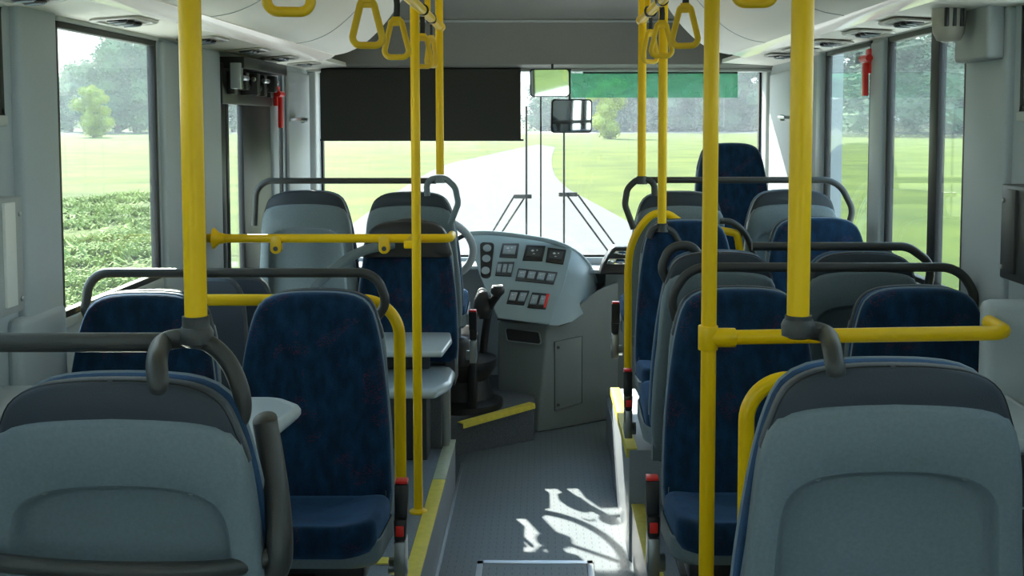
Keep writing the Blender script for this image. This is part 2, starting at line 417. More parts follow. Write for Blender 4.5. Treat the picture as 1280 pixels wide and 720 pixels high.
window('window_4', XR, 1, *RW[2], 'narrow right side window behind the red hammer')
window('window_5', XR, 1, *RW[0], 'small high window at the right edge')
window('window_6', XL, -1, *LW[3], 'slit window at the left front corner', gk=.012)
for _k, (_X, _s) in enumerate(((XL, -1), (XR, 1))):
    for _j in (0, 1):
        window('window_%d' % (8 + 2 * _k + _j), _X, _s, (-3.0, -1.4)[_j], (-1.6, .15)[_j], 1.05, 1.86, 'side window behind the camera')
m = MB(); m.box(-1.32, 1.31, -3.26, -3.2, -.3, 2.32)
structure(m.build('wall_back', 'wall2'), 'rear wall of the bus')
# left door -------------------------------------------------------
root = thing('door_1', (XL - .02, 4.76, 0), 'black framed folding door on the left with narrow glass', None, None, 'structure')
m = MB()
for a, b in ((4.36, 4.42), (4.44, 4.47), (4.68, 5.16)):
    m.box(XL - .015, XL + .012, a, b, 0, 1.74)
m.box(XL - .015, XL + .01, 4.36, 5.16, 0, .25); m.box(XL - .015, XL + .02, 4.36, 5.16, 1.66, 1.82)
m.build('door_frame', 'black', root, bevel=.006)
m = MB(); m.box(XL - .008, XL - .004, 4.38, 5.14, .2, 1.70); m.build('pane', 'glass_side', root, smooth=False)
m = MB()
m.box(XL, XL + .10, 4.38, 5.12, 1.80, 1.845)
for k in range(7):
    y = 4.42 + k * .1
    m.box(XL + .01, XL + .05 + .02 * (k % 3), y, y + .05, 1.70 + .02 * (k % 2), 1.79)
m.cyl((XL + .05, 4.40, 1.735), (XL + .05, 5.1, 1.735), .012)
m.build('door_mechanism', 'black', root, bevel=.004)
m = MB()
for k in range(4): m.cyl((XL + .075, 4.44 + .17 * k, 1.765), (XL + .075, 4.52 + .17 * k, 1.765), .010)
m.box(XL + .05, XL + .09, 4.36, 4.40, 1.72, 1.82)
m.build('door_fitting', 'steel', root, bevel=.002)

# ceiling ---------------------------------------------------------
def hz(h): return 1.6 + h
prof_r = [(1.15, hz(.285)), (.93, hz(.315)), (.88, hz(.322))]
def ceiling_section(y):
    # left wall top -> soffit -> glossy strip -> cove -> flat -> mirror
    L_ = [(-1.28, hz(.262)), (-1.03, hz(.283))]
    cove = spline([(-.965, y, hz(.300)), (-.90, y, hz(.315)), (-.83, y, hz(.350)), (-.76, y, hz(.410)), (-.70, y, hz(.480)), (-.64, y, hz(.56)), (-.54, y, hz(.63)), (-.42, y, ZC)], 4)
    return L_, cove
def ruled(sec_pts, y0, y1, thick=.03):
    m = MB(); n = len(sec_pts)
    for (a, b) in zip(sec_pts[:-1], sec_pts[1:]):
        m.mesh([(a[0], y0, a[1]), (b[0], y0, b[1]), (b[0], y1, b[1]), (a[0], y1, a[1])], [(0, 1, 2, 3)])
    o = m
    return o
YC = 5.28
covL = [(p.x, p.z) for p in ceiling_section(0)[1]]
covR = [(-x - .075, z + .004) for x, z in covL]
def slab(name, sec, y0, y1, mm, label, t=.03):
    """a curved sheet with thickness above it"""
    m = MB(); a = [Vector((x, 0, z)) for x, z in sec]; top = []
    for i, p in enumerate(a):
        d = (a[min(i + 1, len(a) - 1)] - a[max(i - 1, 0)]).normalized(); nrm = Vector((-d.z, 0, d.x))
        if nrm.z < 0: nrm = -nrm
        top.append(p + nrm * t)
    ring = a + list(reversed(top))
    m.loft([[Vector((p.x, y0, p.z)) for p in ring], [Vector((p.x, y1, p.z)) for p in ring]])
    return structure(m.build(name, mm, angle=35), label)
slab('ceiling_cove_left', covL, -3.2, YC, 'ceil', 'curved cream ceiling panel on the left')
slab('ceiling_cove_right', covR, -3.2, YC, 'ceil', 'curved cream ceiling panel on the right')
slab('ceiling', [(-.43, ZC), (.36, ZC)], -3.2, 5.6, 'ceil', 'flat middle of the ceiling')
slab('ceiling_soffit_left', [(-1.30, hz(.262)), (-1.03, hz(.283))], -3.2, 6.12, 'soffit', 'flat cream soffit above the left windows', .02)
slab('ceiling_soffit_right', [(1.27, hz(.285)), (.965, hz(.300))], -3.2, 6.12, 'soffit', 'flat cream soffit above the right windows', .02)
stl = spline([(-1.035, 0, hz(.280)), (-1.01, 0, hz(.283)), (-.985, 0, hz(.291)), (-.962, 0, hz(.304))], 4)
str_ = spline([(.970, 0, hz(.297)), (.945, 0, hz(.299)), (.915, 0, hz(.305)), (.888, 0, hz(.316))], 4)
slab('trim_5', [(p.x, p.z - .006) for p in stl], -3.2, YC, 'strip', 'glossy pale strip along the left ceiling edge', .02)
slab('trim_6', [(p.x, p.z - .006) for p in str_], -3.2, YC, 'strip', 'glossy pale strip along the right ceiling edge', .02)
m = MB(); m.box(-1.4, 1.35, -3.3, 6.35, 2.32, 2.36)
structure(m.build('roof', 'white'), 'roof skin above the ceiling')
# seams in the cove panels
m = MB()
for yy in (3.3, 4.45):
    m.tube([(x + .002, yy + .12 * (i / len(covL)), z - .001) for i, (x, z) in enumerate(covL)], .0011, 6)
    m.tube([(x - .002, yy + .12 * (i / len(covR)), z - .001) for i, (x, z) in enumerate(covR)], .0011, 6)
structure(m.build('trim_7', 'wall2'), 'thin curved seams in the ceiling panels')

# front header and windscreen wall ---------------------------------
zb = at(676, 322, YF).z; zt = at(676, 87, YF).z
xl, xr = at(400, 200, YF).x, at(952, 200, YF).x
m = MB(); y85 = at(676, 85, 6.08).z; y28 = at(676, 28, 6.06).z
ring = [(6.10, y85 - .012), (6.02, y85 - .006), (5.98, y85 + .015), (5.97, y28 - .008), (5.955, y28), (5.90, y28 + .05), (5.60, ZC), (5.60, 2.31), (6.3, 2.31), (6.3, y85 - .012)]
m.loft([[Vector((x, a, b)) for a, b in ring] for x in (-1.30, 1.30)])
structure(m.build('wall_front_header', 'header', bevel=.003), 'taupe panel above the windscreen')
m = MB(); m.box(-1.25, 1.25, 5.945, 5.975, y28 - .008, y28 + .004); structure(m.build('trim_8', 'sill', bevel=.002), 'pale seam line across the header')
m = MB(); m.box(-1.25, 1.25, 6.02, 6.12, y85 - .022, y85 - .008); structure(m.build('trim_9', 'sill', bevel=.003), 'pale lower lip of the header')
m = MB(); m.box(-1.30, 1.31, YF, YF + .1, -.3, zb); m.box(-1.34, xl, YF, YF + .1, zb, 2.3); m.box(xr, 1.34, YF, YF + .1, zb, 2.3); m.box(-1.3, 1.3, YF, YF + .1, zt, 2.31)
structure(m.build('wall_front', 'wall'), 'front wall around the windscreen')
m = MB(); m.box(xl - .045, xl - .0, YF - .10, YF + .02, zb, zt); m.box(xr, xr + .045, YF - .10, YF + .02, zb, zt)
structure(m.build('wall_front_pillar', 'sill', bevel=.012, seg=3), 'pale windscreen side posts')
root = thing('window_7', (0, YF, zb), 'wide windscreen onto the country road', None, None, 'structure')
m = MB(); m.box(xl, xr, YF + .05, YF + .055, zb, zt); m.build('pane', 'glass_front', root, smooth=False)
m = MB(); g = .012
m.box(xl, xl + g, YF + .03, YF + .07, zb, zt); m.box(xr - g, xr, YF + .03, YF + .07, zb, zt); m.box(xl, xr, YF + .03, YF + .07, zb - .005, zb + g); m.box(xl, xr, YF + .03, YF + .07, zt - g, zt)
xs = at(676, 200, YF + .05).x; m.box(xs - .004, xs + .004, YF + .045, YF + .062, zb, zt)
m.build('window_frame', 'gasket', root)
# recessed panels at the front corners with small brackets
def corner_panel(x, ya, yb, sgn, lab):
    m = MB(); m.box(x, x + sgn * .02, ya, yb, 1.18, 1.84); o = m.build('trim_10' if sgn > 0 else 'trim_11', 'wall2', bevel=.01, seg=3)
    return structure(o, lab)
corner_panel(XL, 5.50, 6.00, 1, 'taupe corner panel left of the windscreen')
corner_panel(1.24, 5.15, 5.98, -1, 'taupe corner panel right of the windscreen')

# door well floor/driver platform ----------------------------------
DP = .185
a, b = gp(577, 530, DP), gp(667, 505, DP)
m = MB(); m.prism([(a.x - .25, a.y - .02, 0), (b.x, b.y, 0), (b.x + .02, 6.14, 0), (a.x - .25, 6.14, 0)], (0, 0, DP))
structure(m.build('floor_driver_step', 'carpet'), 'speckled raised floor at the driver place')
n_ = (b - a).normalized(); q = Vector((n_.y, -n_.x, 0))
m = MB(); A0 = a + q * .008; B0 = b + q * .008
m.prism([A0, B0, B0 - q * .036, A0 - q * .036], (0, 0, .006)); m.prism([A0, B0, B0 + q * .004, A0 + q * .004], (0, 0, -.02))
for v_ in range(len(m.v)): pass
structure(m.build('trim_12', 'strip_yellow'), 'yellow nosing on the driver step')

# step nosings -------------------------------------------------------
def nosing(name, x0, x1, y0, y1, mm, lab, z=PLAT):
    m = MB(); m.box(x0, x1, y0, y1, z - .004, z + .005); return structure(m.build(name, mm, bevel=.002), lab)
nosing('trim_13', -.415, -.365, -3.2, 4.24, 'strip_yellow', 'yellow nosing along the left platform edge')
nosing('trim_14', -.415, -.365, 4.245, 4.78, 'strip_lit', 'front end of the left nosing, coloured pale greenish as if lit')
nosing('trim_15', .330, .378, -3.2, 3.965, 'strip_yellow', 'yellow nosing along the right platform edge')
nosing('trim_16', -1.2, -.42, 3.42, 3.47, 'strip_yellow', 'yellow strip across the left platform')

# aisle hatch ---------------------------------------------------------
a = gp(597, 702, 0); b = gp(741, 702, 0)
m = MB(); y0, y1 = a.y - .62, a.y
for (x0, x1, yy0, yy1) in ((a.x, a.x + .022, y0, y1), (b.x - .022, b.x, y0, y1), (a.x, b.x, y1 - .03, y1), (a.x, b.x, y0, y0 + .03)):
    m.box(x0, x1, yy0, yy1, 0, .005)
root = thing('floor_hatch', ((a.x + b.x) / 2, (y0 + y1) / 2, 0), 'rectangular aluminium-framed hatch in the aisle floor', 'floor hatch')
m.build('hatch_frame', 'trim', root, bevel=.001)
m = MB(); m.box(a.x + .025, b.x - .025, y0 + .033, y1 - .033, .0, .004); m.build('hatch_cover', 'floor', root)

# ================================================================== SEATS
H = .96
FAB = mirror_outline([(0, H), (.055, H - .0015), (.105, H - .010), (.140, H - .034), (.160, H - .085), (.175, H - .16), (.188, H - .26), (.196, H - .36), (.200, H - .50), (.190, H - .545)])
FC = (0, H - .26)
SHL = mirror_outline([(0, H - .048), (.07, H - .051), (.125, H - .060), (.156, H - .078), (.173, H - .13), (.184, H - .26), (.193, H - .36), (.198, H - .50), (.19, H - .575), (.15, H - .59), (0, H - .59)])
REC = mirror_outline([(0, H - .150), (.06, H - .153), (.105, H - .163), (.134, H - .186), (.146, H - .23), (.153, H - .36), (.157, H - .48), (.15, H - .53), (.10, H - .535), (0, H - .535)])
HD = mirror_outline([(0, H + .002), (.055, H), (.107, H - .009), (.143, H - .034), (.163, H - .085), (.170, H - .115), (.160, H - .135), (0, H - .135)])
def tilt(y, z): return y - .12 * (z - .45)
def seat_rings(poly, c, steps, N=80):
    P = polar(poly, c, N)
    return [[Vector((x, tilt(y, z), z)) for x, z in scaled(P, c, s)] for s, y in steps]
def make_seat(front_only=False):
    root = thing('bus_seat', (0, 0, 0), 'seat', 'bus seat')
    m = MB(); m.loft(seat_rings(FAB, FC, [(.97, -.004), (.995, .004), (1, .014), (1, .040), (.985, .054), (.95, .062), (.88, .066), (.6, .060), (.25, .056), (.02, .055)]))
    m.build('backrest', 'fabric', root, angle=60, local=True)
    P = scaled(polar(FAB, FC, 80), FC, 1.0)
    pts = [Vector((x, tilt(.036, z), z)) for x, z in P if z > .46]
    i0 = min(range(len(pts)), key=lambda i: (pts[i].x > 0, pts[i].z))
    pts = pts[i0:] + pts[:i0]
    m = MB(); m.tube(pts, .0032, 8)  # pale tube stands in for light catching the shell edge
    pp = m.build('lit_rim', 'rim_lit', root, local=True)
    m = MB(); m.loft(seat_rings(HD, (0, H - .08), [(.96, .006), (1.0, .002), (1.0, -.014), (.975, -.025), (.92, -.030), (.5, -.034), (.02, -.035)]))
    hd = m.build('headrest_cover', 'head', root, angle=60, local=True)
    m = MB(); st = seat_rings(HD, (0, H - .08), [(.985, -.022)])[0]
    m.tube([p for p in st if p.z > H - .11], .0013, 5); m.build('seam', 'black', hd, local=True)
    # shell with arched recess
    c = (0, H - .34); S = polar(SHL, c, 96); Rr = polar(REC, c, 96)
    def ring(P, s, y): return [Vector((x, tilt(y, z), z)) for x, z in scaled(P, c, s)]
    rings = [ring(S, .97, .006), ring(S, 1.0, .0), ring(S, 1.0, -.026), ring(S, .985, -.036), ring(S, .955, -.040), ring(Rr, 1.02, -.042), ring(Rr, 1.0, -.040), ring(Rr, .97, -.022), ring(Rr, .935, -.010), ring(Rr, .90, -.007), ring(Rr, .4, -.008), ring(Rr, .02, -.008)]
    m = MB(); m.loft(rings); sh = m.build('seat_shell', 'shell', root, angle=50, local=True)
    for x in (-.098, .098):
        m = MB(); m.lathe((x, tilt(-.030, H - .158), H - .160), [(.0045, 0), (.005, -.004), (.003, -.006)], 10, 'y')
        m.build('screw', 'steel', sh, local=True)
    # cushion
    P = rrect(.205, .165, .06)
    m = MB(); rs = []
    for q_, z in ((.90, .390), (.97, .394), (1.0, .410), (1.0, .438), (.985, .454), (.95, .463), (.88, .466), (.75, .464), (.55, .460), (.35, .458), (.15, .457), (.02, .457)):
        rs.append([Vector((x * q_, .21 + y * q_, z + .10 * y * q_ + .018 * (abs(x * q_) / .2) ** 2)) for x, y in P])
    m.loft(rs); m.build('seat_cushion', 'fabric', root, angle=60, local=True)
    m = MB(); P = rrect(.213, .155, .06)
    m.loft([[Vector((x * s, .20 + y * s, z + .10 * y * s)) for x, y in P] for s, z in ((.7, .365), (.95, .372), (1.0, .385), (1.0, .428), (.985, .432), (.96, .425))])
    m.box(-.19, .19, .02, .06, .33, .47)
    m.build('seat_pan', 'shell', root, angle=40, local=True)
    m = MB(); m.box(-.045, .045, .10, .34, 0, .33); m.box(-.16, .16, .12, .24, .30, .36); m.box(-.09, .09, .08, .36, 0, .012)
    m.build('pedestal', 'black', root, bevel=.006, local=True)
    m = MB(); m.box(.055, .068, .30, .325, .01, .32); m.box(.082, .093, .30, .325, .01, .32)
    m.build('support_strut', 'trim', root, bevel=.002, local=True)
    return root
def copy_tree(o, parent=None):
    c = o.copy(); COL.objects.link(c); c.parent = parent
    for ch in [k for k in COL.objects if k.parent == o]: copy_tree(ch, c)
    return c
proto = make_seat()
_used = [False]
def place_seat(px, py, Y, face, floor, label, group, wscale=1.0, low=False):
    """px,py: top centre of the backrest in the photo, Y its distance; face +1 looks ahead, -1 looks back"""
    p = at(px, py, Y)
    o = proto if not _used[0] else copy_tree(proto)
    _used[0] = True
    o.location = (p.x, Y + face * .065, floor)
    o.rotation_euler = (0, 0, 0 if face > 0 else math.pi); o.scale = (wscale, 1, 1)
    dz = p.z - floor - H
    for ch in [k for k in COL.objects if k.parent == o]:
        if ch.name.startswith('pedestal'): ch.scale.z = (.33 + dz) / .33
        elif ch.name.startswith('support_strut'): ch.scale.z = (.33 + dz) / .33
        else: ch.location.z = 0 if (low and ch.name.startswith(('seat_cushion', 'seat_pan'))) else dz
    tag(o, label, 'bus seat', group)
    return o, dz
def buckle(seat, dz, side, steel=True, h=.50):
    """belt buckle on the seat's side, local coords; side = +1/-1 local x"""
    x = side * .235
    m = MB(); m.prism([(x - .016, .10, h - .055), (x + .016, .10, h - .055), (x + .017, .085, h + .03), (x - .017, .085, h + .03)], (0, .03, 0))
    o = m.build('belt_buckle', 'black', seat, bevel=.004, local=True); o.location.z = dz
    m = MB(); m.box(x - .015, x + .015, .084, .117, h + .030, h + .038); r_ = m.build('release_button', 'red', o, bevel=.002, local=True)
    m = MB(); m.prism([(x - .014, .12, h - .10), (x + .014, .12, h - .10), (x + .016, .115, h - .05), (x - .016, .115, h - .05)], (0, .03, 0))
    o2 = m.build('lap_belt_latch', 'black', seat, bevel=.004, local=True); o2.location.z = dz
    m = MB(); m.box(x - .010, x + .010, .149, .155, h - .088, h - .062); m.build('release_button', 'red', o2, bevel=.002, local=True)
    m = MB(); m.box(x - .014, x + .014, .10, .16, h - .20, h - .10); m.cyl((x - .03 * side, .13, h - .17), (x + .016 * side, .13, h - .17), .022, 16)
    o3 = m.build('belt_anchor', 'steel', seat, bevel=.003, local=True); o3.location.z = dz

GN = 'large seats nearest the camera, seen from behind'
near_l, d = place_seat(147, 473, 1.56, 1, PLAT, 'nearest left seat, grey shell with dark top, joined to a thick black armrest', None, 1.06, True); near_l_dz = d
near_r, d = place_seat(1114, 455, 1.56, 1, PLAT, 'nearest right seat, grey shell seen from behind filling the lower right corner', None, 1.06, True)
l2a, d = place_seat(397, 362, 2.88, -1, PLAT, 'blue fabric seat facing the camera on the left aisle edge, buckle at its side', None); buckle(l2a, d, -1, h=.475)
l2w, _ = place_seat(188, 363, 2.90, -1, PLAT, 'blue fabric seat facing the camera next to the left window, half behind the nearest seat', None)
r2a, d = place_seat(922, 358, 2.88, -1, PLAT, 'blue fabric seat facing the camera on the right aisle edge, full yellow pole before it', None); buckle(r2a, d, 1, h=.475)
r2w, _ = place_seat(1142, 357, 2.90, -1, PLAT, 'blue fabric seat facing the camera next to the right window, crossed by a yellow bar', None)
RPOD = .41
r3a, d = place_seat(900, 315, 3.16, 1, PLAT, 'grey-shelled seat back to back with the blue right aisle seat, beside the aisle', None, .94)
r3w, _ = place_seat(1078, 315, 3.16, 1, PLAT, 'grey-shelled seat back to back with the blue seat at the right window', None, .94)
r4a, d = place_seat(856, 274, 4.12, -1, RPOD, 'blue seat facing the camera on the far right aisle edge, below a short yellow pole', None, .94); buckle(r4a, d, 1, h=.40)
r4w, _ = place_seat(1018, 271, 4.02, -1, RPOD, 'blue seat facing the camera by the right window, behind two dark rails', None, 1.0)
r5a, d = place_seat(850, 240, 4.40, 1, RPOD, 'grey seat with dark top at the far right, left one of the frontmost pair', None, 1.02); buckle(r5a, d, -1, h=.46)
r5w, _ = place_seat(991, 238, 4.40, 1, RPOD, 'grey seat with dark top below the tall blue seat, right one of the frontmost pair', None, 1.02)
# podium under the two left front pairs
POD = .34
l5a, d = place_seat(513, 241, 4.68, 1, .56, 'grey seat with dark top directly left of the dashboard', None, 1.06); buckle(l5a, d, 1, h=.40)
l5w, _ = place_seat(382, 239, 4.68, 1, .56, 'grey seat with dark top at the front left, by the red hammer and black door', None, 1.06)
l4, d = place_seat(511, 276, 4.44, -1, PLAT, 'blue seat with black top facing the camera behind the yellow left crossbar', None)
for ch in [k for k in COL.objects if k.parent == l4]:
    if ch.name.startswith(('seat_cushion', 'seat_pan', 'pedestal', 'support_strut')): bpy.data.objects.remove(ch)
m = MB(); m.loft(seat_rings(HD, (0, H - .08), [(1.02, .03), (1.03, .05), (1.02, .072), (.95, .082), (.6, .084), (.02, .084)])); _o = m.build('headrest_pad', 'black', l4, angle=60, local=True); _o.location.z = d
zt_ = .635; W_ = l4.location
P = [gp(440, 449, zt_), gp(540, 449, zt_), gp(560, 453, zt_), gp(569, 463, zt_), gp(564, 476, zt_), gp(545, 486, zt_), gp(440, 486, zt_)]
def l4loc(p): return Vector((W_.x - p.x, W_.y - p.y, p.z - W_.z))
m = MB(); m.prism([l4loc(p) - Vector((0, 0, .04)) for p in P], (0, 0, .04)); m.build('seat_pan', 'table', l4, bevel=.016, seg=3, local=True)
m = MB(); m.box(-.06, .06, -.284, -.12, 0, .36); m.box(-.15, .15, -.20, .02, .35, .382); m.box(-.19, -.15, -.12, .05, .35, .55); m.box(.15, .19, -.12, .05, .35, .55); m.build('wall_bracket', 'dark', l4, bevel=.004, local=True)
# the guide seat: taller blue back, faces back
gs, _ = place_seat(912, 179, 5.35, -1, PLAT, 'tall plain blue seat standing alone at the right front before the windscreen', None, .92)

# lower grey seats seen between the left blue pair
for px, py, Y, lab in ((303, 346, 3.85, 'small dark folded seat seen under the rail between the two left blue seats, right one'), (266, 347, 3.60, 'small dark folded seat just right of the nearest left yellow pole, left one')):
    p = at(px, py, Y); root = thing('tip_up_seat', (p.x, Y, PLAT), lab, 'folding seat')
    PO = mirror_outline([(0, p.z - PLAT), (.05, p.z - PLAT - .003), (.085, p.z - PLAT - .03), (.105, p.z - PLAT - .12), (.11, .45), (.10, .40), (0, .40)]); cc = (0, .65)
    Q = polar(PO, cc, 60)
    def rr_(s_, y_): return [Vector((x_, y_, z_)) for x_, z_ in scaled(Q, cc, s_)]
    m = MB(); m.loft([rr_(.96, -.02), rr_(1, -.01), rr_(1, .015), rr_(.95, .025)]); m.build('backrest', 'head', root, local=True)
    m = MB(); m.box(-.10, .10, .03, .07, .40, .72); m.build('folded_cushion', 'fabric', root, bevel=.015, local=True)
    m = MB(); m.box(-.03, .03, -.02, .04, 0, .42); m.build('mounting_post', 'black', root, bevel=.004, local=True)

# podium boxes
root = thing('seat_podium', (-.83, 4.5, PLAT), 'dark carpeted podium box with pale corner post under the front left seats', 'podium')
m2 = MB(); m2.box(-1.24, -.415, 4.66, 5.12, 0, .56)
m2.build('podium_body', 'carpet', root, bevel=.004)
m = MB(); m.box(-.415, -.385, 4.68, 4.76, PLAT, .56); m.build('corner_post', 'trim', root, bevel=.004)
m = MB(); m.box(.322, 1.24, 3.97, 4.90, 0, RPOD)
structure(m.build('floor_podium_right', 'riser', bevel=.004), 'grey podium carrying the frontmost right seats')
m = MB(); m.box(.312, .352, 3.975, 4.90, RPOD - .03, RPOD + .005)
structure(m.build('trim_17', 'strip_yellow', bevel=.002), 'yellow nosing on the aisle edge of the right podium')
# grey plastic jump seat pan and lid before the far left blue seat
root = thing('folding_table', (-.52, 4.3, .70), 'pale blue-grey folding tray in front of the far left blue seat', 'table')
def slab_poly(poly, z, t, name, mm, parent, bev=.008):
    m = MB(); m.prism([(p.x, p.y, z - t) for p in poly], (0, 0, t)); return m.build(name, mm, parent, bevel=bev, seg=3)
zt_ = .772
P = [gp(440, 414, zt_), gp(563, 414, zt_), gp(565, 424, zt_), gp(553, 439.5, zt_), gp(440, 439.5, zt_)]
slab_poly(P, zt_, .022, 'table_top', 'table', root)
m = MB(); c_ = gp(500, 425, zt_); m.box(c_.x - .1, c_.x + .1, c_.y + .10, c_.y + .13, .64, .73); m.build('bracket', 'dark', root, bevel=.004)
# ================================================================== TABLES near the camera
def bay_table(pts, z, x_wall, label):
    c = sum((Vector((p.x, p.y, 0)) for p in pts), Vector()) / len(pts)
    root = thing('bay_table', (c.x, c.y, z - .06), label, 'table')
    poly = fillet([(p.x, p.y, z) for p in pts], .05, closed=True, seg=5)
    m = MB(); m.prism([(p.x, p.y, z - .004) for p in poly], (0, 0, .004)); m.build('table_top', 'table', root)
    m = MB(); m.loft([[Vector((p.x, p.y, z - .028)) for p in poly], [Vector((p.x, p.y, z - .003)) for p in poly]]); m.build('table_core', 'shell', root)
    m = MB(); m.tube([Vector((p.x, p.y, z - .010)) for p in poly], .013, 10, closed=True); m.build('table_edge', 'wall', root)
    m = MB(); sg = -1 if x_wall < 0 else 1
    m.box(x_wall - sg * .10, x_wall - sg * .25, c.y - .03, c.y + .03, z - .20, z - .028); m.build('bracket', 'dark', root, bevel=.005)
zt_ = .985
q0, q1, q2 = gp(374, 505, zt_), gp(300, 575, zt_), gp(345, 498, zt_)
bay_table([Vector((XL + .17, q2.y, 0)), Vector((q2.x, q2.y, 0)), Vector((q0.x, q0.y - .02, 0)), Vector((q1.x - .02, q1.y, 0)), Vector((XL + .17, q1.y, 0))], zt_, XL + .06, 'pale table with rounded grey edge just ahead of the nearest left seat')
zt_ = .99; q = gp(1245, 481, zt_)
bay_table([Vector((.70, q.y, 0)), Vector((1.03, q.y, 0)), Vector((1.03, q.y - .45, 0)), Vector((.70, q.y - .45, 0))], zt_, XR, 'pale blue table at the right edge, beyond the nearest right seat')

# ================================================================== POLES, RAILS
def flange(m, c, r=.032, t=.012):
    m.lathe(c, [(r * .6, -.001), (r, 0), (r, t * .5), (r * .55, t), (r * .5, t + .003)], 24)
RP = .0162
def pole(px, py, Y, ztop, zbot, label, foot=False, px_top=None):
    p = at(px, py, Y); root = thing('grab_pole', (p.x, Y, zbot), label, 'grab pole')
    m = MB(); m.cyl((p.x, Y, zbot), (p.x, Y, ztop), RP, 28); m.build('pole', 'yellow', root)
    if foot:
        m = MB(); flange(m, (p.x, Y, zbot)); m.build('floor_flange', 'yellow', root)
    m = MB(); m.lathe((p.x, Y, ztop - .03), [(.018, 0), (.022, .004), (.024, .03)], 24); m.build('ceiling_collar', 'yellow', root)
    return p
YN = 1.62
ptl = at(245, 405, YN); ptr = at(998, 404, YN)
pole(243, 300, YN, ZC, ptl.z, 'thick yellow pole nearest on the left, ending in a black socket')
pole(999, 300, YN, ZC, ptr.z, 'thick yellow pole nearest on the right, ending in a black hooked socket')
PFL = gp(523, 640, PLAT)
pole(523, 640, PFL.y, ZC, PLAT, 'yellow pole standing on the left platform beside the aisle', True)
pole(885, 500, 2.34, ZC, PLAT, 'full-length yellow pole in front of the right blue aisle seat', True)
e1 = at(550, 218, 4.60); pole(550, 200, 4.60, ZC, e1.z, 'thin far yellow pole on the left ending at the frontmost dark rail')
e2 = at(802, 220, 4.34); pole(802, 200, 4.34, ZC, e2.z, 'thin far yellow pole on the right ending at the frontmost dark rail')
e3 = at(828, 279, 4.05); pole(828, 200, 4.05, ZC, e3.z, 'yellow pole on the right ending above the far blue aisle seat')

def rail_thing(name, label, cat, mm, tubes, r, extra=None, rads=None):
    """tubes: list of point lists in world space"""
    c = Vector(tubes[0][0]); lo = min(p[2] for t in tubes for p in t)
    o = MB()
    for i, t in enumerate(tubes): o.tube(t, rads[i] if rads else r, 16)
    if extra: extra(o)
    ob = o.build(name, mm); base_of(ob); tag(ob, label, cat); return ob

# ceiling rails with straps
def ceiling_rail(x, h, y0, y1, label):
    z = hz(h); root = thing('ceiling_rail', (x, (y0 + y1) / 2, z), label, 'handrail')
    m = MB(); m.cyl((x, y0, z), (x, y1, z), .0165, 24); m.build('rail', 'yellow', root)
    m = MB()
    for yy in (y0 + .3, 2.7, 3.45, 4.1):
        m.tube(fillet([(x, yy, z), (x - .0, yy, z + .09), (x, yy, ZC)], .02), .011, 12)
    m.build('hanger_bracket', 'yellow', root)
    m = MB()
    for yy in (y1 - .02,): m.lathe((x, yy, z), [(.0185, -.03), (.0205, -.02), (.0205, .02), (.0185, .03)], 20, 'y')
    m.build('end_joint', 'yellow', root)
    return root
xlr = at(550, 36, 4.60).x; xrr = at(802, 27, 4.34).x
ceiling_rail(xlr, .378, .8, 4.62, 'yellow ceiling handrail above the left side of the aisle')
ceiling_rail(xrr, .382, .8, 4.36, 'yellow ceiling handrail above the right side of the aisle')
def strap_hanger(px, ybot, x, h, label, rot=0, group='yellow strap hangers', hh=.118, px2=None):
    Y = F * x / (px - PPX) if abs(px - PPX) > 1 else 4
    root = thing('strap_hanger', (x, Y, hz(h)), label, 'strap hanger')
    zb_ = at(px, ybot, Y).z - hz(h); z1 = zb_ + hh
    m = MB(); w_ = .040
    loop = fillet([(-w_, 0, zb_ + .008), (w_, 0, zb_ + .008), (.014, 0, z1 - .006), (-.014, 0, z1 - .006)], [.018, .018, .012, .012], closed=True)
    m.tube(loop, .0085, 12, closed=True, up=(0, 1, 0)); m.box(-.012, .012, -.006, .006, z1 - .022, z1 + .004)
    g_ = m.build('handle', 'yellow_plastic', root, local=True)
    m = MB(); m.tube([(0, 0, z1 - .01), (.002, 0, (z1 - .02) / 2), (0, 0, -.022)], .009, 8, sx=.25)
    m.lathe((0, 0, 0), [(.020, -.012), (.020, .012)], 20, 'y')
    m.build('strap', 'black', root, local=True)
    root.rotation_euler.z = R(rot)
G = 'yellow strap hangers'
strap_hanger(461, 61, xlr, .378, 'yellow triangular strap hanger on the left, hanging clear of the poles', 15)
strap_hanger(497, 75, xlr, .378, 'yellow strap hanger touching the left floor-standing pole', -8)
strap_hanger(529, 86, xlr, .378, 'left strap hanger between two poles, left one of the far overlapping two', 30)
strap_hanger(540, 85, xlr, .378, 'left strap hanger between two poles, right one of the far overlapping two', 65)
strap_hanger(364, 21, xlr, .378, 'yellow strap hanger cut by the top edge at the left', 8)
strap_hanger(855, 61, xrr, .382, 'yellow triangular strap hanger on the right against the cream panel', -20)
strap_hanger(826, 73, xrr, .382, 'yellow strap hanger behind the second right pole', 12)
strap_hanger(812, 80, xrr, .382, 'yellow strap hanger furthest ahead on the right', 40)
strap_hanger(941, 10, xrr, .382, 'yellow strap hanger cut by the top edge at the right', -8)

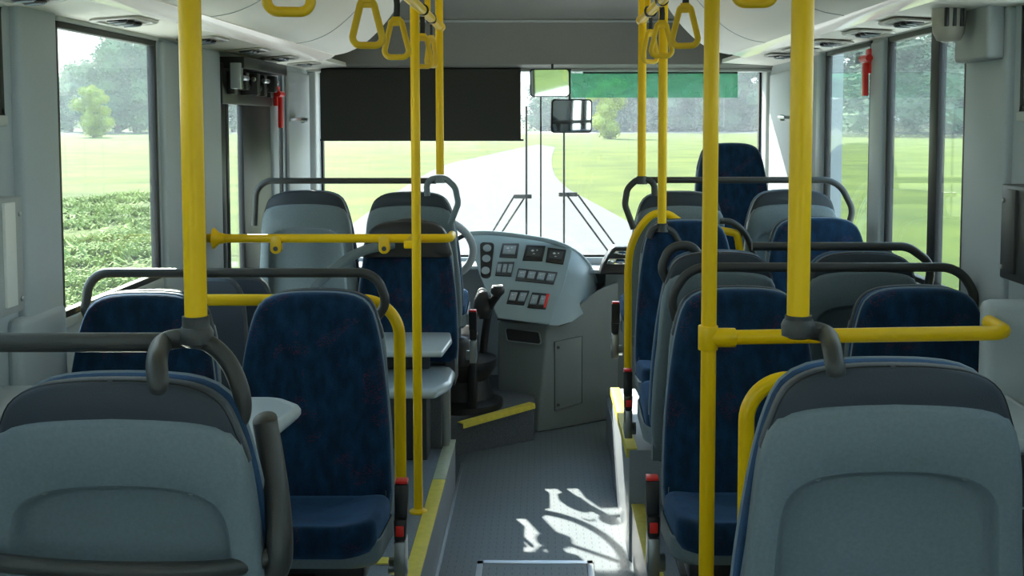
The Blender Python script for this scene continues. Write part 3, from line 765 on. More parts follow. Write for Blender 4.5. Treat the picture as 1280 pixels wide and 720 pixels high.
# left horizontal yellow bar across the front seats
YB = 4.10
a, b = at(279, 298, YB), at(568, 298, YB)
root = thing('yellow_crossbar', ((a.x + b.x) / 2, YB, a.z - .02), 'yellow horizontal bar across the left front with two hanging lugs', 'handrail')
m = MB(); m.tube(fillet([(a.x, YB, a.z), (b.x - .018, YB, a.z), (b.x - .018, YB + .12, a.z)], .03), RP, 20); m.tube([(XL, YB + .01, a.z), (a.x + .01, YB, a.z)], RP, 20)
m.build('bar', 'yellow', root)
m = MB(); m.lathe((a.x - .035, YB, a.z), [(.04, 0), (.036, .006), (.022, .02), (.018, .04)], 20, 'x'); m.build('wall_flange', 'yellow', root)
for px in (346, 481):
    p = at(px, 305, YB); m = MB(); m.prism(fillet([(p.x - .020, YB - .022, a.z + .012), (p.x + .020, YB - .022, a.z + .012), (p.x + .020, YB - .022, a.z - .055), (p.x - .020, YB - .022, a.z - .055)], .018, True), (0, .03, 0))
    k_ = m.build('lug', 'yellow_plastic', root, bevel=.003)
    m = MB(); m.lathe((p.x, YB - .0225, a.z - .036), [(.009, 0), (.009, .003), (.006, .003)], 12, 'y'); m.build('lug_screw', 'dark', k_)
m = MB(); p = at(520, 300, YB); m.box(p.x - .02, p.x + .02, PFL.y, YB, a.z - .014, a.z + .014); m.build('pole_clamp', 'yellow', root, bevel=.004)

# left yellow hoop behind the blue pair
YH = 3.06; a = at(500, 500, YH); zt_ = at(350, 375, YH).z; w0 = at(140, 372, YH); w1 = at(86, 408, YH)
rail_thing('yellow_hoop', 'yellow hoop rail behind the blue left pair, running down beside the aisle seat', 'handrail', 'yellow',
           [fillet([(a.x, YH, PLAT), (a.x, YH, zt_), (w0.x, YH, zt_), (XL + .015, YH, w1.z), (XL + .015, YH, w1.z - .25)], [0, .10, .09, .05, 0], seg=14)], RP)
# right crossbar
YB = 2.34; a = at(893, 422, YB); b = at(1262, 416, YB)
root = thing('yellow_crossbar', ((a.x + b.x) / 2, YB, a.z - .02), 'yellow horizontal bar from the right full pole to the right wall', 'handrail')
m = MB(); m.tube(fillet([(a.x, YB, a.z), (b.x - .002, YB, b.z), (b.x - .002, YB + .105, b.z + .004)], .035), RP * .96, 20); m.build('bar', 'yellow', root)
m = MB(); x0 = at(885, 422, YB).x; m.cyl((x0, YB, a.z - .026), (x0, YB, a.z + .026), .021, 24); m.cyl((x0, YB, a.z), (x0 + .058, YB, a.z), .0205, 24); m.build('pole_clamp', 'yellow', root, bevel=.002)
# right near hoop
YH = 2.22; a = at(932, 600, YH); zt_ = at(990, 474, YH).z
rail_thing('yellow_hoop', 'short yellow hoop post left of the nearest right seat', 'handrail', 'yellow',
           [fillet([(a.x, YH, PLAT), (a.x, YH, zt_), (a.x + .26, YH, zt_), (a.x + .26, YH, PLAT)], .085, seg=12)], RP)
# right far hoop
YH = 4.26
rail_thing('yellow_hoop', 'yellow hoop rail curving up along the far right seats at the aisle', 'handrail', 'yellow',
           [[Vector((at(785, 400, YH).x, YH, PLAT)), at(785, 400, YH)] + spline([at(785, 340, YH), at(788, 312, YH), at(798, 288, YH), at(815, 269, YH), at(835, 268, YH), at(860, 282, YH), at(912, 290, YH), at(922, 297, YH), at(926, 330, YH)], 5) + [Vector((at(926, 400, YH).x, YH, PLAT))]], RP * .9)

# dark grab rails on the seats
def collar(m, x, Y, z, r=.0195, h=.03):
    m.lathe((x, Y, z - h), [(r * 1.25, 0), (r * 1.05, h * .35), (r, h * .6), (r, h)], 24)
# nearest left
Y0 = 1.50
pA = at(-60, 428, YN); pB = at(205, 428, YN); pc = at(245, 420, YN)
root = thing('seat_grab_rail', (pc.x, YN, pc.z - .12), 'dark grab rail with curved arms over the nearest left seat', 'grab rail')
m = MB(); m.tube([(pA.x - .55, YN, pA.z), (pB.x, YN, pB.z)], .0145, 18); m.build('rail', 'rail', root)
m = MB()
pts = [at(262, 424, YN), at(225, 423, YN), at(203, 430, YN - .01), at(196, 452, Y0 + .02), at(198, 480, Y0 - .01), at(198, 486, Y0 - .01)]
m.tube(spline(pts, 5), .012, 16, radii=[.0145] * 20 + [.0135 - .0004 * i for i in range(6)])
pts = [at(240, 424, YN), at(262, 430, YN), at(285, 452, YN), at(300, 486, YN - .01), at(303, 515, YN - .01), at(293, 540, YN - .01)]
m.tube(spline(pts, 5), .0130, 16)
collar(m, ptl.x, YN, ptl.z + .012, h=.03)
m.lathe((ptl.x, YN, pc.z), [(.014, -.016), (.024, -.010), (.025, .006), (.021, .014)], 24)
m.build('socket_arm', 'rail', root)
# nearest right
root = thing('seat_grab_rail', (ptr.x, YN, ptr.z - .12), 'dark hooked socket gripping the top of the nearest right seat', 'grab rail')
m = MB(); pts = [at(994, 412, YN), at(1015, 413, YN), at(1034, 419, YN - .01), at(1040, 436, Y0 + .03), at(1044, 458, Y0), at(1045, 466, Y0)]
m.tube(spline(pts, 5), .0135, 16)
collar(m, ptr.x, YN, ptr.z + .012, h=.03)
m.lathe((ptr.x, YN, at(998, 411, YN).z), [(.014, -.014), (.024, -.008), (.025, .006), (.021, .014)], 24)
m.build('socket_arm', 'rail', root)
# rails over the pairs
def pair_rail(pts, Y, label, r=.0128, rad=.075):
    return rail_thing('seat_grab_rail', label, 'grab rail', 'rail', [fillet([at(x, y, Y) for x, y in pts], rad, seg=12)], r)
pair_rail([(118, 405), (106, 390), (112, 341), (470, 341), (484, 380), (468, 400)], 2.99, 'long dark grab rail over the blue pair on the left', rad=.09)
pair_rail([(845, 400), (838, 372), (862, 334), (1198, 334), (1222, 372), (1208, 410)], 3.02, 'dark grab rail above the right blue pair, nearer of two parallel rails', rad=.10)
pair_rail([(940, 308), (1135, 308), (1165, 330), (1160, 360)], 3.20, 'dark grab rail behind the nearer one on the right, ending short at the window', r=.0125, rad=.07)
rail_thing('seat_grab_rail', 'dark loop handle at the aisle end of the second right rail', 'grab rail', 'rail',
           [fillet([at(838, 358, 3.19), at(826, 335, 3.19), at(838, 308, 3.19), at(871, 306, 3.19), at(875, 338, 3.19)], .045, seg=10)], .0135)
pair_rail([(318, 282), (321, 226), (545, 226)], 4.66, 'dark grab rail over the two front left seats', r=.0125, rad=.07)
pair_rail([(805, 225), (1048, 225), (1066, 262), (1062, 278)], 4.36, 'dark grab rail over the two front right seats', r=.0125, rad=.10)
def end_loop(pts, Y, px, py, label):
    p = at(px, py, Y)
    o = MB(); o.tube(fillet([at(x, y, Y) for x, y in pts], .05, seg=10), .0125, 14); collar(o, p.x, Y, p.z + .005, h=.03)
    ob = o.build('seat_grab_rail', 'shell' if px < 600 else 'rail'); base_of(ob); tag(ob, label, 'grab rail')
end_loop([(534, 245), (533, 224), (556, 222), (569, 234), (573, 254), (563, 280)], 4.60, 550, 221, 'grey loop handle at the foot of the far left pole')
end_loop([(818, 245), (818, 226), (797, 223), (784, 236), (781, 256), (792, 286)], 4.34, 802, 222, 'dark loop handle at the foot of the far right pole')
end_loop([(811, 298), (815, 286), (828, 283), (842, 290), (852, 308)], 4.05, 828, 281, 'dark socket arch under the right pole over the far blue seat')
# curved arms on the far seats
rail_thing('curved_arm', 'grey curved arm sweeping down to the left from the far blue seat', 'handrail', 'shell', [spline([at(492, 305, 4.3), at(455, 313, 4.25), at(425, 330, 4.2), at(400, 352, 4.15), at(385, 372, 4.12)], 5)], .019)
rail_thing('curved_arm', 'black arch over the top of the far left blue seat', 'handrail', 'rail', [spline([at(470, 300, 4.40), at(485, 284, 4.40), at(510, 277, 4.40), at(535, 281, 4.40), at(552, 300, 4.40)], 5)], .013)
rail_thing('curved_arm', 'black arch beside the far right blue seat before the window seat', 'handrail', 'rail', [spline([at(900, 276, 4.25), at(915, 278, 4.25), at(930, 290, 4.25), at(938, 306, 4.25), at(945, 325, 4.25)], 5)], .012)
# thick black armrest of the nearest left seat
m = MB()
m.tube(spline([at(331, 521, 1.68), at(332, 532, 1.68), at(338, 565, 1.66), at(346, 620, 1.63), at(350, 680, 1.60), at(346, 712, 1.60), at(325, 728, 1.60)], 5), .018, 16, sx=1.45, radii=[.008, .0145] + [.018] * 29)
m.tube(spline([at(345, 690, 1.60), at(310, 706, 1.57), at(240, 713, 1.52), at(100, 712, 1.50), at(-40, 700, 1.50)], 5), .013, 14)
o = m.build('armrest', 'rail', bevel=0); base_of(o); tag(o, 'thick black armrest frame wrapping the right side of the nearest left seat', 'armrest')
m = MB(); m.tube(spline([at(1262, 745, 1.60), at(1272, 715, 1.62), at(1279, 680, 1.64), at(1284, 640, 1.66)], 5), .015, 14)
o = m.build('armrest', 'rail'); base_of(o); tag(o, 'black armrest just showing at the lower right edge', 'armrest')

# ================================================================== FITTINGS
# vents
def vent(x, y, z, tilt_, label):
    root = thing('air_vent', (x, y, z), label, 'air vent')
    P = rrect(.068, .10, .03)
    def rg(s, zz): return [Vector((px_ * s, py_ * s, zz)) for px_, py_ in P]
    m = MB(); m.loft([rg(1.0, .001), rg(1.0, -.004), rg(.93, -.007), rg(.80, -.004), rg(.78, 0)]); m.build('vent_frame', 'beige', root, local=True)
    for k in (-1, 0, 1):
        m = MB(); m.lathe((0, k * .055, -.002), [(.026, 0), (.027, -.006), (.020, -.010), (.004, -.008)], 16)
        n_o = m.build('nozzle', 'black', root, local=True)
        m = MB(); m.box(-.022, .022, k * .055 - .004, k * .055 + .004, -.013, -.008); m.build('vent_flap', 'screen', n_o, local=True)
    root.rotation_euler = (0, tilt_, 0)
vl = [(35, 'at the top left corner'), (160, 'above the large left window'), (257, 'just right of the nearest left pole'), (314, 'above the black left door'), (352, 'above the left red hammer'), (382, 'nearest the windscreen on the left')]
for px, wh in vl:
    x = -1.145; y = F * x / (px - PPX); vent(x, y, hz(.272), R(-4.5), 'oval air vent in the ceiling edge ' + wh)
vr = [(1132, 'beside the beige housing'), (1082, 'above the window split by a dark upright'), (1036, 'right of the nearest right pole'), (1000, 'hidden partly by the nearest right pole'), (976, 'nearest the windscreen on the right')]
for px, wh in vr:
    x = 1.09; y = F * x / (px - PPX); vent(x, y, hz(.288), R(3), 'oval air vent in the ceiling edge ' + wh)
# red hammers
def hammer(X, sgn, Y, z0, z1, label):
    root = thing('emergency_hammer', (X, Y, z0), label, 'emergency hammer')
    x0 = X - sgn * .01
    m = MB(); m.box(X, X - sgn * .02, Y - .028, Y + .028, z1 - .09, z1); m.build('holder', 'red', root, bevel=.004)
    m = MB(); m.prism(fillet([(X - sgn * .018, Y - .018, z0), (X - sgn * .018, Y + .018, z0), (X - sgn * .018, Y + .014, z1 - .05), (X - sgn * .018, Y - .014, z1 - .05)], .008, True), (-sgn * .018, 0, 0)); m.build('hammer_grip', 'red', root, bevel=.004)
    m = MB(); m.cyl((X - sgn * .027, Y - .045, z1 - .035), (X - sgn * .027, Y + .045, z1 - .035), .013, 14); m.cyl((X - sgn * .027, Y + .045, z1 - .035), (X - sgn * .027, Y + .06, z1 - .035), .010, 14, .002); m.build('hammer_head', 'red', root)
YHm = F * (XL + .03) / (347 - PPX)
hammer(XL + .02, -1, YHm, at(347, 160, YHm).z, at(347, 108, YHm).z, 'red emergency hammer on the left pillar before the dark blind')
YHm = F * (XR - .03) / (1080 - PPX)
hammer(XR - .004, 1, YHm, at(1080, 120, YHm).z, at(1080, 61, YHm).z, 'red emergency hammer on the right pillar between the windows')
m = MB(); YQ = F * (XR + .02) / (1069 - PPX); p = at(1069, 73, YQ); m.box(XR + .022, XR + .029, YQ - .03, YQ + .03, p.z - .022, p.z + .022)
o = m.build('window_sticker', 'dark'); base_of(o); tag(o, 'small dark square sticker on the window beside the right red hammer', 'sticker')
# wall units at the frame edges
for X, sgn, Y1_, za, zb_, lab in ((XL, 1, 2.58, at(10, 395, 2.5).z, at(10, 248, 2.5).z, 'grey wall unit with a white strip at the left edge'), (XR, -1, 2.80, at(1270, 360, 2.62).z, at(1270, 235, 2.62).z, 'dark grey wall unit with screws at the right edge')):
    root = thing('wall_unit', (X, Y1_ - .2, za), lab, 'wall unit')
    m = MB(); m.box(X, X + sgn * .055, Y1_ - .45, Y1_, za, zb_); m.build('casing', 'dark' if sgn < 0 else 'wall2', root, bevel=.006)
    m = MB(); m.box(X + sgn * .05, X + sgn * .062, Y1_ - .10, Y1_ - .05, za + .02, zb_ - .01); m.build('side_strip', 'white' if sgn > 0 else 'rail', root, bevel=.002)
    for zz in (za + .03, zb_ - .04):
        m = MB(); m.lathe((X + sgn * .0555, Y1_ - .02, zz), [(.006, 0), (.006, sgn * .003), (.003, sgn * .004)], 12, 'x')
        m.build('screw', 'steel', root)
# beige louvred housing, top right
pH = at(1186, 24, 3.02)
root = thing('lamp_housing', (pH.x, 3.02, pH.z - .06), 'bulky beige housing with dark louvres above the right window', 'housing')
m = MB(); m.lathe((pH.x, 3.02, pH.z + .0), [(.012, -.062), (.030, -.056), (.041, -.035), (.044, 0), (.044, .07)], 28); m.build('casing', 'beige', root, angle=60)
m = MB()
for k in (-1, 0, 1): m.box(pH.x + k * .020 - .005, pH.x + k * .020 + .005, 3.02 - .046, 3.02 - .034, pH.z - .022, pH.z + .035)
m.build('louvre', 'black', root, bevel=.002)
# corner brackets
for X, sgn, px, py, lab in ((XL + .02, 1, 372, 149, 'left'), (1.22, -1, 985, 146, 'right')):
    Y = F * (X + sgn * .02) / (px - PPX); p = at(px, py, Y)
    m = MB(); m.box(X, X + sgn * .06, Y - .08, Y + .07, p.z - .010, p.z + .006); m.cyl((X + sgn * .045, Y + .03, p.z - .02), (X + sgn * .045, Y + .03, p.z + .01), .012)
    o = m.build('corner_bracket', 'steel', bevel=.003); base_of(o); tag(o, 'small metal bracket on the taupe corner panel at the %s' % lab, 'bracket')

# roller blind
Yb = 6.00; a, b = at(401, 87, Yb), at(651, 175, Yb)
root = thing('roller_blind', ((a.x + b.x) / 2, Yb, b.z), 'dark olive-black roller blind pulled half down over the left windscreen', 'blind')
m = MB(); m.box(a.x, b.x, Yb, Yb + .003, b.z, a.z); m.build('blind_cloth', 'blind', root)
m = MB(); m.cyl((a.x - .01, Yb + .01, b.z), (b.x + .015, Yb + .01, b.z), .006, 12); m.build('bottom_bar', 'black', root)
m = MB(); m.cyl((a.x, Yb + .02, a.z - .005), (b.x, Yb + .02, a.z - .005), .016, 16); m.build('roller', 'black', root)
# green sun visor
Yb = 6.06; a, b = at(714, 92, Yb), at(922, 122, Yb)
root = thing('sun_visor', ((a.x + b.x) / 2, Yb, b.z), 'translucent green sun visor strip across the right windscreen', 'sun visor')
m = MB(); m.box(a.x, b.x, Yb, Yb + .004, b.z, a.z); m.build('visor_sheet', 'sunband', root)
a, b = at(729, 85, Yb), at(922, 92, Yb); m = MB(); m.box(a.x, b.x, Yb - .006, Yb + .010, b.z, a.z); m.build('visor_rail', 'black', root, bevel=.002)
# mirrors
def mirror(px0, py0, px1, py1, Y, label, yaw, stalk):
    a, b = at(px0, py0, Y), at(px1, py1, Y); c = (a + b) / 2; hw, hh = abs(b.x - a.x) / 2, abs(a.z - b.z) / 2
    root = thing('rear_view_mirror', (c.x, Y, c.z - hh), label, 'mirror')
    P = rrect(hw, hh, .018)
    def rg(s, y): return [Vector((x * s, y, z * s + hh)) for x, z in P]
    m = MB(); m.loft([rg(.90, -.004), rg(.94, -.008), rg(1.0, -.004), rg(1.0, .012), rg(.9, .03), rg(.5, .038)]); m.build('mirror_housing', 'black', root, local=True)
    m = MB(); m.loft([rg(.93, -.0085), rg(.93, -.010)]); m.build('mirror_glass', 'mirror', root, local=True, smooth=False)
    root.rotation_euler = (R(4), 0, R(yaw))
    m = MB(); m.tube([Vector((0, .03, hh)), Vector((0, .05, hh + .02)), Vector((0, .055, stalk))], .006, 10); m.build('stalk', 'black', root, local=True)
mirror(662, 86, 714, 121, 5.90, 'upper rear-view mirror between blind and green visor', -14, .17)
mirror(688, 124, 740, 166, 5.86, 'lower rear-view mirror hanging under the green visor', 10, .33)

# wipers, outside the glass
YW = YF + .10
def wiper(px, py0, py1, arms, label):
    a = at(px, py0, YW); root = thing('windscreen_wiper', (a.x, YW, at(px, py1, YW).z), label, 'wiper')
    m = MB(); m.cyl(at(px, py0, YW), at(px, py1, YW), .006, 8); m.build('wiper_blade', 'black', root)
    m = MB()
    for (x0, y0, x1, y1) in arms: m.cyl(at(x0, y0, YW + .012), at(x1, y1, YW + .012), .0055, 8)
    m.build('wiper_arm', 'black', root)
    m = MB(); p = at((arms[0][0] + arms[1][0]) / 2, (arms[0][1] + arms[1][1]) / 2, YW + .012); q = at(px, (arms[0][1]), YW + .008)
    m.box(min(p.x, q.x) - .03, max(p.x, q.x) + .03, YW + .004, YW + .022, p.z - .012, p.z + .012); m.build('wiper_joint', 'dark', root, bevel=.003)
wiper(658, 133, 300, [(644, 243, 612, 296), (655, 248, 623, 297)], 'left windscreen wiper with two arms leaning left')
wiper(705, 166, 310, [(708, 243, 766, 322), (722, 243, 780, 322)], 'right windscreen wiper with two arms leaning right')

# ================================================================== DASHBOARD
root = thing('dashboard', (0, 5.8, 0), 'blue-grey driver console with switch panels and lower cabinet', 'dashboard')
# instrument panel plane from three photo points
p0, p1, p2 = at(626, 396, 5.62), at(690, 404, 5.60), at(710, 308, 5.90)
PN = (p1 - p0).cross(p2 - p0).normalized()
if PN.y > 0: PN = -PN
def pn(px, py, off=0.0): return on_plane(px, py, p0, PN) + PN * off
def pv(px, py, Y): return at(px, py, Y)
face = [pn(584, 292), pn(640, 294), pn(690, 301), pn(716, 312), pn(706, 355), pn(690, 402), pn(685, 406), pn(622, 398), pn(600, 345)]
m = MB()
back = [p + Vector((0, .35, -.06)) for p in face]
m.loft([face, back]); m.build('instrument_panel', 'dash', root, bevel=.008, seg=3)
# rounded right shoulder
rows = []
for k, (tx, ty, tY, bx, by, bY) in enumerate([(714, 311, 5.90, 686, 406, 5.595), (722, 317, 5.90, 698, 407, 5.60), (732, 326, 5.93, 715, 402, 5.66), (740, 336, 5.97, 729, 392, 5.76), (745, 350, 6.02, 741, 376, 5.9), (747, 362, 6.1, 747, 366, 6.08)]):
    t, b_ = at(tx, ty, tY), at(bx, by, bY)
    rows.append([t, t.lerp(b_, .33) - Vector((0, .006, 0)), t.lerp(b_, .66) - Vector((0, .006, 0)), b_, b_ + Vector((-.02, .12, 0)), t + Vector((-.02, .12, -.01))])
m = MB(); m.loft(rows); m.build('panel_shoulder', 'dash', root, angle=60)
# hood rim along the top
m = MB(); m.tube(spline([at(582, 292, 5.86), at(610, 291, 5.88), at(650, 295, 5.89), at(690, 302, 5.90), at(716, 313, 5.91), at(735, 330, 5.95), at(745, 352, 6.02)], 5), .012, 12); m.build('panel_rim', 'dash', root)
# lower cabinet
B_ = gp(669, 540, 0); B2 = gp(690, 538, 0); C_ = gp(746, 528, 0); D_ = gp(772, 524, 0)
zt1 = at(690, 409, B_.y - .02).z
A_ = Vector((at(622, 404, 5.74).x, 5.78, 0))
def up_(p, z): return Vector((p.x, p.y, z))
Bt = at(692, 410, 5.68); Ct = at(735, 395, 5.85); At = at(622, 402, 5.74)
Bb = gp(672, 541, 0.0)
m = MB()
bot = [A_ + Vector((.0, .05, .0)), Vector((Bb.x, Bb.y, 0)), Vector((B2.x + .03, B2.y + .02, 0)), C_, Vector((D_.x, D_.y, 0)), Vector((D_.x, 6.14, 0)), Vector((A_.x, 6.14, 0))]
topp = [At, Vector((Bt.x - .03, Bt.y, At.z)), Vector((Bt.x + .03, Bt.y + .02, Bt.z + .01)), Vector((C_.x, C_.y - .04, at(745, 360, C_.y).z)), Vector((D_.x, D_.y, at(770, 352, D_.y).z)), Vector((D_.x, 6.14, at(770, 350, 6.1).z)), Vector((At.x, 6.14, At.z))]
m.loft([bot, topp]); m.build('cabinet', 'cab', root, bevel=.012, seg=3)
# cabinet seam, storage slot and hatch door
pA_, pB_ = at(622, 402, 5.73), Vector((Bt.x - .03, Bt.y, At.z))
fn = (pB_ - pA_).cross(Vector((Bb.x, Bb.y, 0)) - pB_).normalized()
if fn.y > 0: fn = -fn
def fc(px, py, off=0): return on_plane(px, py, pB_, fn) + fn * off
def plate(pts, off0, off1, n, name, mm, parent, bev=.003):
    m = MB(); m.loft([[p + n * off0 for p in pts], [p + n * off1 for p in pts]]); return m.build(name, mm, parent, bevel=bev)
sl_ = fillet([fc(631, 409), fc(674, 415), fc(677, 431), fc(634, 426)], .015, True)
so_ = plate(sl_, -.01, .003, fn, 'storage_slot', 'black', root, 0)
m = MB(); m.tube([p + fn * .004 for p in sl_], .004, 8, closed=True); m.build('slot_rim', 'cab', so_)
rn_p = topp[2]; rn = (topp[3] - topp[2]).cross(bot[2] - topp[2]).normalized()
if rn.y > 0: rn = -rn
def rc(px, py, off=0): return on_plane(px, py, rn_p, rn) + rn * off
ht = [rc(693, 427), rc(727, 420), rc(727, 503), rc(693, 513)]
ho = plate(ht, -.004, .005, rn, 'cabinet_door', 'cab', root, .003)
m = MB(); m.tube([p + rn * .004 for p in ht], .0022, 6, closed=True); m.build('door_gap', 'dark', ho)
m = MB()
for q in (rc(697, 434), rc(697, 506)): m.tube([q + rn * .003, q + rn * .010], .008, 12)
m.build('latch', 'dark', ho)
m = MB(); m.tube([at(622, 399, 5.70), Vector((Bt.x - .02, Bt.y - .01, At.z + .008)), Vector((Bt.x + .03, Bt.y - .0, Bt.z + .014)), at(728, 397, 5.80), at(742, 380, 5.90)], .005, 8); m.build('panel_gap', 'dark', root)
# switch blocks on the panel
def block(quad, name, mm, keys, kmat='screen', lab=None, frame=True):
    q = [pn(*p) for p in quad]
    o = plate(q, -.004, .008, PN, name, mm, root, .003)
    a, b_, c, d_ = q
    m = MB(); nx = keys
    for k in range(nx):
        u0, u1 = (k + .14) / nx, (k + .86) / nx
        def L2(u, v): return (a.lerp(b_, u)).lerp(d_.lerp(c, u), v)
        m.loft([[L2(u0, .16) + PN * .006, L2(u1, .16) + PN * .006, L2(u1, .80) + PN * .006, L2(u0, .80) + PN * .006], [L2(u0, .2) + PN * .012, L2(u1, .2) + PN * .012, L2(u1, .76) + PN * .014, L2(u0, .76) + PN * .014]])
    m.build('switch_key', kmat, o, bevel=.001)
    m = MB()
    for k in range(nx):
        for (u, v, s_) in ((.4, .4, .10), (.62, .36, .06), (.5, .62, .08)):
            uu = (k + u) / nx; c0 = L2(uu, v) + PN * .0135
            ux = (b_ - a).normalized(); vx = (d_ - a).normalized(); r_ = s_ * (b_ - a).length / nx
            m.mesh([c0 - ux * r_, c0 - vx * r_ * .7, c0 + ux * r_, c0 + vx * r_ * .7], [(0, 1, 2, 3)])
    m.build('key_symbol', 'white', o, smooth=False)
    return o
block([(628, 305), (649, 305), (646, 323), (624, 322)], 'switch_panel', 'dark', 1)
block([(622, 328), (643, 328), (639, 346), (619, 345)], 'switch_panel', 'dark', 3)
block([(658, 307), (682, 308), (678, 327), (653, 326)], 'switch_panel', 'black', 1, 'dark')
block([(685, 310), (708, 313), (704, 331), (682, 328)], 'switch_panel', 'black', 1, 'dark')
block([(648, 336), (697, 341), (692, 356), (644, 351)], 'switch_panel', 'dark', 4)
block([(638, 363), (662, 364), (655, 382), (633, 380)], 'switch_panel', 'black', 2)
block([(665, 366), (687, 368), (682, 387), (659, 385)], 'switch_panel', 'black', 2)
q = [pn(600, 303), pn(618, 304), pn(613, 349), pn(601, 347)]
o = plate(fillet(q, .02, True), -.004, .004, PN, 'gauge_cluster', 'black', root, 0)
for (px, py) in ((609, 311), (608, 324), (607, 339)):
    m = MB(); c0 = pn(px, py, .003); m.tube([c0, c0 + PN * .006], .022, 18)
    m.build('gauge', 'screen', o)
q = [pn(683, 369), pn(687, 369), pn(682, 386), pn(679, 386)]
plate(q, .004, .014, PN, 'red_switch', 'red', root, .001)
# windscreen shelf
sz = at(760, 335, 6.0).z
m = MB(); m.prism([(.22, 5.93, sz - .02), (1.22, 5.85, sz - .02), (1.22, 6.16, sz - .02), (-.2, 6.16, sz - .02)], (0, 0, .02))
m.prism([(-1.2, 5.9, .80), (-.2, 5.95, .80), (-.2, 6.16, .80), (-1.2, 6.16, .80)], (0, 0, .02))
m.build('windscreen_shelf', 'wall', root, bevel=.005)
m = MB(); m.box(.35, 1.22, 5.95, 6.15, 0, sz - .02); m.build('front_panel', 'cab', root, bevel=.005)
# ticket machine on the shelf
root = thing('ticket_printer', (.42, 5.8, sz), 'shiny black and silver device on the shelf right of the dashboard', 'device')
a, b = at(748, 340, 5.85), at(778, 306, 5.85)
m = MB(); m.prism([Vector((a.x, 5.75, a.z)), Vector((b.x + .05, 5.75, a.z)), Vector((b.x + .05, 5.75, b.z)), Vector((a.x + .07, 5.75, b.z - .0)), Vector((a.x + .02, 5.75, a.z + .06))], (0, .14, 0)); m.build('casing', 'black', root, bevel=.012, seg=3)
m = MB(); m.prism([Vector((a.x + .035, 5.748, a.z + .055)), Vector((b.x + .04, 5.748, a.z + .055)), Vector((b.x + .04, 5.748, a.z + .085)), Vector((a.x + .05, 5.748, a.z + .085))], (0, -.006, 0))
m.prism([Vector((a.x + .07, 5.748, a.z + .11)), Vector((b.x + .03, 5.748, a.z + .10)), Vector((b.x + .03, 5.748, b.z - .02)), Vector((a.x + .085, 5.748, b.z - .02))], (0, -.006, 0)); m.build('display', 'mirror', root, bevel=.002)
m = MB(); m.box(a.x + .05, b.x + .02, 5.80, 5.86, sz - .001, a.z + .01); m.build('foot', 'dark', root)

# steering wheel
c = at(537, 312, 5.50)
root = thing('steering_wheel', (c.x, c.y, c.z - .2), 'black and grey steering wheel half hidden behind the front left seat', 'steering wheel')
m = MB(); tl = R(38); R0 = .215
ringp = [c + Vector((R0 * math.cos(t), -R0 * math.sin(t) * math.sin(tl) * .9, R0 * math.sin(t) * math.cos(tl))) for t in [2 * math.pi * k / 48 for k in range(48)]]
m.tube(ringp, .019, 12, closed=True); m.build('rim', 'wall', root)
m = MB()
for k in (4, 20, 36): m.tube([c + Vector((0, .03, -.02)), ringp[k]], .012, 10)
m.lathe(c + Vector((0, .02, -.02)), [(.06, -.02), (.07, 0), (.05, .03)], 20); m.build('hub', 'dark', root)
m = MB(); m.tube([c + Vector((0, .03, -.03)), c + Vector((-.02, .35, -.60))], .035, 14); m.build('steering_column', 'black', root)
# gear knob stalk
root = thing('gear_selector', (at(605, 420, 5.55).x, 5.55, DP), 'black gear selector with pale ringed knob beside the dashboard', 'gear selector')
k0 = at(622, 361, 5.48)
m = MB(); m.lathe(k0, [(.020, -.035), (.034, -.02), (.036, 0), (.028, .012), (.018, .016)], 20); m.build('knob', 'black', root)
m = MB(); m.tube([k0 + Vector((.024 * math.cos(2 * math.pi * k / 24), .024 * math.sin(2 * math.pi * k / 24), .015)) for k in range(24)], .003, 6, closed=True)
k1 = at(603, 366, 5.48); m.tube([k1 + Vector((.02 * math.cos(a_), 0, .02 * math.sin(a_))) for a_ in [R(20 + 14 * k) for k in range(12)]], .005, 8); m.build('knob_ring', 'white', root)
m = MB(); m.tube(spline([k0 + Vector((0, .02, -.03)), at(612, 385, 5.55), at(606, 420, 5.6), at(600, 480, 5.6)], 5), .02, 12); m.lathe((k1.x, 5.56, k1.z - .14), [(.03, 0), (.05, .04), (.048, .09), (.03, .13), (.01, .14)], 20); m.build('lever', 'black', root)
# driver seat base, dark
p = at(603, 480, 5.45)
root = thing('driver_seat', (p.x - .2, 5.5, DP), 'black driver seat base in the dark footwell left of the console', 'driver seat')
m = MB(); m.lathe((p.x - .10, 5.48, DP), [(.20, 0), (.20, .03), (.15, .05), (.13, .14), (.17, .20), (.17, .24)], 28); m.build('suspension_base', 'black', root)
m = MB(); P = rrect(.20, .20, .06)
m.loft([[Vector((p.x - .24 + x * s, 5.40 + y * s, z)) for x, y in P] for s, z in ((.9, .42), (1, .45), (1, .54), (.92, .57), (.5, .575))]); m.build('seat_cushion', 'black', root, angle=60)
m = MB(); m.box(p.x - .06, p.x - .02, 5.30, 5.50, DP, .55); m.build('side_lever_box', 'black', root, bevel=.01)

